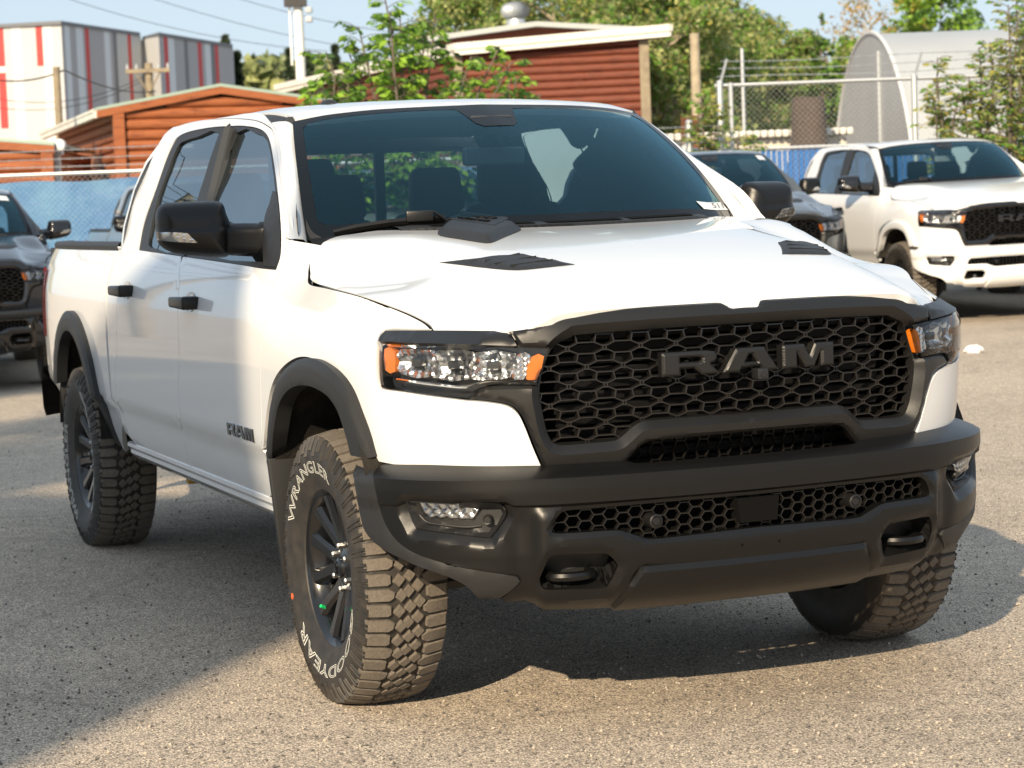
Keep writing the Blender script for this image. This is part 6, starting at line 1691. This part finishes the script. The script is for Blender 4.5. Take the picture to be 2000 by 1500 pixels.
# ---- vegetation
def sapling(px, D, spread_px, ytop, seed, n_stem, label, name='leafy_sapling', ms=('leaf_bright', 'leaf_mid', 'leaf_dark'), w=(.5, .35, .15), lw=.12, tops=None, droop=.35, base_px=None, step=.30, cat='sapling', lmax=9):
    rng = np.random.default_rng(seed); O = spot(base_px or px, D); t = empty(name, tuple(O), YAWB); tag(t, label, cat); sm = MB(); V = []; F = []; K = []
    S = FPX/D
    for k in range(n_stem):
        tx, ty = tops[k] if tops else (px+rng.uniform(-1, 1)*spread_px, ytop+rng.uniform(0, 1)*120)
        x1 = (tx-(base_px or px))/S; z1 = zat(tx, ty, D); y1 = rng.uniform(-.5, .5)
        pts = [np.array([x1*u**1.5+rng.normal()*.02, y1*u, z1*u]) for u in np.linspace(0, 1, 9)]
        sm.tube(pts, [.022*(1-.8*u)+.004 for u in np.linspace(0, 1, 9)], 6)
        L = z1; nn = int(L*.75/step*5.2)
        for j in range(nn):
            u = .22+.78*(j+.5)/nn; p = np.array([np.interp(u, np.linspace(0, 1, 9), [q[i] for q in pts]) for i in range(3)])
            a = rng.uniform(0, 2*math.pi); d = np.array([math.cos(a), math.sin(a), rng.uniform(.1, .6)]); d /= np.linalg.norm(d)
            ll = rng.uniform(.22, .46)*(1.1-.5*u); q = p+d*ll; sm.tube([p, p+d*ll*.5+[0, 0, .02], q], [.006, .004, .003], 4)
            # compound leaf: leaflets in pairs along the stalk, tips drooping
            for i, f in enumerate(np.linspace(.35, 1, 5)):
                for s in ((-1, 1) if f < 1 else (0,)):
                    c = p+d*ll*f; side = np.cross(d, [0, 0, 1.0]); side /= np.linalg.norm(side)+1e-9
                    ax = side*s*.8+d*.5+np.array([0, 0, -droop-rng.uniform(0, .4)]); ax /= np.linalg.norm(ax); nx = np.cross(ax, rng.normal(size=3)); nx /= np.linalg.norm(nx)
                    l_ = lw*rng.uniform(.7, 1.3); b = len(V); fold = np.cross(ax, nx)*l_*.07
                    V += [c, c+ax*l_*.45+nx*l_*.24+fold, c+ax*l_, c+ax*l_*.45-nx*l_*.24+fold, c+ax*l_*.5]; F += [(b, b+1, b+4), (b+1, b+2, b+4), (b+2, b+3, b+4), (b+3, b, b+4)]
                    kk = rng.choice(len(ms), p=w); K += [kk]*4
    sm.build('stem', 'bark', t); mesh('foliage', V, F, None, t, smooth=False, mats=list(ms), fm=K)
    return t
sapling(800, 25.0, 150, 10, 11, 12, 'bright green sapling with drooping leaflets in front of the red log hall', tops=[(775, -15), (770, 30), (800, 40), (715, 55), (690, 95), (650, 105), (860, 25), (840, 70), (930, 110), (985, 105), (1010, 120), (895, 120)], base_px=800, lw=.115, step=.26)
sapling(648, 24.5, 60, 150, 12, 4, 'low green shoot at the edge of the sapling, above the near white roof', tops=[(640, 165), (660, 150), (690, 150), (620, 178)], base_px=665, lw=.11)
sapling(1040, 25.5, 60, 150, 13, 3, 'small pale green shoot below the log wall of the red hall', tops=[(1015, 150), (1000, 160), (1060, 186)], base_px=1000, lw=.11)
# creepers and tall weeds along the tall fence
for i, (px, D, tops, b) in enumerate((((1375), 28.4, [(1372, 190), (1390, 205), (1400, 235), (1365, 215)], 1378), (1450, 28.6, [(1450, 268), (1470, 272), (1435, 270)], 1452), (1840, 27.6, [(1830, 118), (1850, 150), (1815, 190), (1865, 185)], 1838), (1905, 27.4, [(1915, 95), (1900, 150), (1935, 120), (1880, 170), (1925, 180)], 1908), (1965, 27.2, [(1960, 20), (1985, -10), (1950, 80), (1990, 90), (1975, 140)], 1968), (2005, 27.6, [(2010, -20), (1995, 40), (2030, 60)], 2006))):
    lab = ['leafy creeper climbing the rusty post', 'low weeds poking over the blue fence beside the thin post', 'tall slender climber on the fence in front of the white arch', 'bushy yellowing climber on the tall fence', 'tall loose climber rising above the barbed wire', 'tall climber at the end of the fence'][i]
    sapling(px, D, 30, 100, 30+i, len(tops), lab, name='climbing_plant', ms=('leaf_mid', 'leaf_olive', 'leaf_yellow'), w=(.45, .35, .2), lw=.085, tops=tops, base_px=b, step=.24, cat='plant', droop=.2)
OL = ['leaf_olive', 'leaf_olive_dark', 'leaf_mid', 'leaf_yellow']; OW = [.34, .30, .32, .04]
TREES = [(905, 62, -10, 2.3, 'round', 'olive green tree rising behind the turbine vent'), (985, 66, -30, 2.4, 'round', 'olive tree behind the left end of the hall roof'), (1095, 60, -60, 2.6, 'round', 'tall olive tree above the middle of the red hall'), (1190, 63, -70, 2.5, 'round', 'tall loose tree above the right end of the red hall'), (1285, 55, -55, 2.4, 'round', 'big olive tree just right of the red log hall'), (1345, 58, -40, 2.2, 'round', 'dense willow behind the bare timber pole'), (1420, 62, -25, 2.2, 'round', 'leafy tree behind the thin pale post'), (1500, 70, 50, 2.3, 'round', 'lower grey green tree between the pole and the polytunnel'), (1555, 66, 75, 2.0, 'round', 'low bushy tree left of the conical green tree')]
for i, (px, D, yt, rad, shp, lab) in enumerate(TREES):
    h = zat(px, yt, D); tree(tuple(spot(px, D)), h, rad, lab, OL, OW, n=16000, leaf_s=.15, seed=50+i, group='trees behind the buildings', crown0=.18, bark='pale_bark', nb=70, clump=.27)
for i, (px, D, yt, rad, lab) in enumerate(((1612, 62, 22, 1.25, 'conical dark green tree left of the polytunnel'), (1592, 66, 60, 1.3, 'second conical green tree, lower, beside the taller one'))):
    tree(tuple(spot(px, D)), zat(px, yt, D), rad, lab, ['leaf_mid', 'leaf_dark', 'leaf_olive'], [.45, .4, .15], n=7000, leaf_s=.16, seed=70+i, shape='cone', group='trees behind the buildings', crown0=.1, nb=60, clump=.34)
for i, (px, D, yt, rad, lab, ms, w_) in enumerate(((1850, 90, -30, 2.1, 'bright green tree above the polytunnel', ['leaf_bright', 'leaf_mid', 'leaf_dark'], [.4, .4, .2]), (1780, 92, -15, 1.7, 'yellow green tree above the top of the polytunnel', ['leaf_bright', 'leaf_yellow', 'leaf_mid'], [.4, .35, .25]), (1670, 80, 90, 1.6, 'low light green tree against the end of the polytunnel', ['leaf_bright', 'leaf_olive', 'leaf_mid'], [.35, .4, .25]))):
    tree(tuple(spot(px, D)), zat(px, yt, D), rad, lab, ms, w_, n=7000, leaf_s=.22, seed=80+i, group='trees behind the buildings', crown0=.3, nb=50, clump=.30)
tree(tuple(spot(1700, 85)), zat(1700, -30, 85), 1.7, 'sparse dry golden tree behind the polytunnel', ['leaf_gold', 'leaf_yellow'], [.8, .2], n=1500, leaf_s=.16, seed=90, crown0=.3, bark='pale_bark', nb=60, clump=.3)
for i, (px, D, yt, rad, lab) in enumerate(((456, 135, 66, 2.2, 'dark spruce at the end of the striped building'), (476, 130, 98, 1.9, 'smaller spruce beside the striped building'), (578, 150, 92, 1.7, 'narrow spruce left of the white mast'), (617, 150, 100, 1.7, 'narrow spruce right of the white mast'), (668, 140, 85, 1.5, 'thin far spruce left of the sapling'))):
    spruce(tuple(spot(px, D)), zat(px, yt, D), rad, lab, seed=100+i, n=2600, leaf_s=.5)
# wooded hill far behind
mb = MB(); rows = []
for k, D in enumerate((170, 230, 300)):
    rows.append([tuple(spot(p, D, zat(p, 172-k*8-18*math.exp(-((p-560)/120)**2)*(k > 0)+4*math.sin(p*.05), D)-(3 if k == 0 else 0))) for p in np.linspace(-1100, 3000, 90)])
rows = [[(p[0], p[1], -1) for p in rows[0]]]+rows
mb.grid(rows); mb.grid(rows, flip=True); hl_ = mb.build('hill', 'leaf_olive_dark'); tag(hl_, kind='structure')
rng = np.random.default_rng(4); V = []; F = []; K = []
for i in range(420):
    p = rng.uniform(380, 760); D = rng.uniform(165, 235); base = spot(p, D); zt_ = zat(p, 150+rng.uniform(-22, 14)-14*math.exp(-((p-560)/80)**2), D); r = rng.uniform(1.2, 2.4)
    n = 60; d = rng.normal(size=(n, 3)); d /= np.linalg.norm(d, axis=1, keepdims=True); c = np.array([base[0], base[1], zt_-r*1.3])
    q = c+d*np.array([r, r, r*1.5])*rng.uniform(.6, 1, n)[:, None]
    for x in q:
        a = rng.normal(size=3)*.35; b_ = rng.normal(size=3)*.35; k0 = len(V); V += [x-a, x+b_, x+a, x-b_]; F.append((k0, k0+1, k0+2, k0+3)); K.append(rng.integers(0, 3))
o = mesh('far_woodland', V, F, None, None, smooth=False, mats=['leaf_olive', 'leaf_olive_dark', 'needle_pale'], fm=K); tag(o, 'hazy mixed woodland on the far hillside', 'woodland', kind='stuff')

# ---- loose grit on the asphalt
rng = np.random.default_rng(9); V = []; F = []
oct_ = np.array([(1, 0, 0), (0, 1, 0), (-1, 0, 0), (0, -1, 0), (0, 0, 1), (0, 0, -.6)], float); of = [(0, 1, 4), (1, 2, 4), (2, 3, 4), (3, 0, 4), (1, 0, 5), (2, 1, 5), (3, 2, 5), (0, 3, 5)]
for i in range(2600):
    q = (rng.uniform(0, 2000), 760+740*rng.uniform(0, 1)**.7); P = at(q, 2, 0.0); r = rng.uniform(.003, .0075)
    R_g = rotz(rng.uniform(0, 6.3))@rotx(rng.uniform(-.5, .5)); k0 = len(V); V += [R_g@(o*rng.uniform(.6, 1.2, 3)*r)+np.array([P[0], P[1], float(gz(P[0], P[1]))+r*.35]) for o in oct_]; F += [tuple(k0+j for j in f) for f in of]
o = mesh('loose_grit', V, F, None, None, smooth=False, mats=['grit', 'grit_dark'], fm=np.repeat(rng.integers(0, 2, 2600), 8)); tag(o, 'loose grit scattered over the asphalt', 'grit', kind='stuff')

# ---- litter on the asphalt
def scrap(px, r, label, seed):
    P = at(px, 2, 0.0); P = np.array([P[0], P[1], float(gz(P[0], P[1]))]); rng = np.random.default_rng(seed); bm = bmesh.new(); bmesh.ops.create_icosphere(bm, subdivisions=2, radius=r)
    bm.verts.index_update(); V = [(v.co.x*1.3+rng.normal()*r*.22, v.co.y+rng.normal()*r*.22, max(.002, v.co.z*.55+r*.3+rng.normal()*r*.18)) for v in bm.verts]; F = [tuple(v.index for v in f.verts) for f in bm.faces]; bm.free()
    o = mesh('litter', V, F, 'litter', None, smooth=False); o.location = tuple(P); tag(o, label, 'litter')
scrap((1903, 702), .07, 'crumpled white paper lying on the sunlit asphalt behind the headlamp', 1)
scrap((1862, 1057), .012, 'tiny white scrap on the shaded asphalt beside the far front tyre', 2)

# =================================================================== BESIDE AND BEHIND THE PHOTOGRAPHER
# a tall log store towards the sun throws the flat-topped shade over the doors and the near ground
AZ = np.array([SUNV.x, SUNV.y, 0.0]); AZ /= np.linalg.norm(AZ); PZ = np.array([AZ[1], -AZ[0], 0.0])
SD = 13.0; SH = (SD+3.65)*SUNV.z/math.hypot(SUNV.x, SUNV.y); SW = 4.6
ST = empty('log_store', tuple(AZ*SD+PZ*1.27), math.atan2(PZ[1], PZ[0])); tag(ST, 'tall narrow red log store with white fascia at the side of the lot', 'building')
mb = MB(); mb.box((SW/2+.15, 3.0, SH/2-.15), (SW/2-.15, 2.9, SH/2)); mb.build('wall', 'log_red', ST, smooth=False)
mb = MB(); mb.box((SW/2, 3.0, SH-.06), (SW/2, 3.05, .06)); mb.build('roof', 'roof_grey', ST, smooth=False)
mb = MB(); mb.box((SW/2, -.08, SH-.22), (SW/2-.01, .03, .14)); mb.build('fascia', 'fascia_white', ST, smooth=False)
for k in range(int(SH/.2)):
    mb = MB(); mb.rev([(.085, 0), (.085, SW-.2)], 10, 'x', a0=-math.pi/2, a1=math.pi/2); mb.V = [(v[0]+.12, -v[1]*.6+.11, v[2]+.1+k*.2) for v in mb.V]; mb.build('log', 'log_red', ST)
for i, (p, dd, h) in enumerate(((6.0, 19.0, 15.5), (9.5, 18.5, 15.0), (13.0, 20.0, 16.0))):
    b_ = AZ*dd+PZ*p; tree((b_[0], b_[1], 0), h, 1.7, ['tall aspen behind the log store, nearest its corner', 'tall aspen behind the middle of the log store', 'tall aspen behind the far end of the log store'][i], ['leaf_mid', 'leaf_dark'], [.6, .4], n=6000, leaf_s=.3, trunk_r=.2, seed=210+i, crown0=.70, nb=40, clump=.4)
# utility pole whose wires mirror in the side windows
def service_pole(x, y, h, rz, label):
    t = empty('utility_pole', (x, y, 0), rz); tag(t, label, 'pole')
    mb = MB(); mb.tube([(0, 0, -.3), (0, 0, h)], [.17, .11], 12); mb.build('pole_shaft', 'pole_wood', t)
    mb = MB(); mb.box((0, -.16, h-.45), (.9, .06, .07)); ca = mb.build('crossarm', 'pole_wood', t, smooth=False)
    for s in (-.8, -.4, .4, .8):
        mb = MB(); mb.rev([(.035, 0), (.05, .05), (.03, .11), (.045, .15), (0, .18)], 8, 'z', c=(s, -.16, h-.38)); mb.build('insulator', 'clad_mid', ca)
    mb = MB(); mb.rev([(0, h-2.0), (.22, h-2.0), (.22, h-1.3), (.1, h-1.25), (0, h-1.25)], 14, 'z', c=(.25, -.2, 0)); mb.build('transformer', 'galv', t)
service_pole(-25.0, -6.15, 6.9, .2, 'wooden service pole with transformer beside the lot, carrying the wires')
service_pole(-26.5, -.2, 7.0, .2, 'second wooden service pole closing the short span of wires')
for z, z2, dx in ((6.75, 6.7, -.7), (6.75, 6.6, .7), (6.1, 5.95, 0), (5.75, 5.5, .1), (5.65, 5.4, .2), (5.2, 4.9, 0), (4.7, 4.5, .1)):
    A = np.array([-25.0+dx, -6.15, z]); B = np.array([-26.5+dx, -.2, z2]); c = (A+B)/2
    mb = MB(); mb.tube([A+(B-A)*u-np.array([0, 0, .22*4*u*(1-u)])-c for u in np.linspace(0, 1, 16)], .018, 5); o = mb.build('power_line', 'wire_dark', smooth=False); o.location = tuple(c); tag(o, 'service wire hung between the two wooden service poles', 'power line', 'service wires beside the lot')
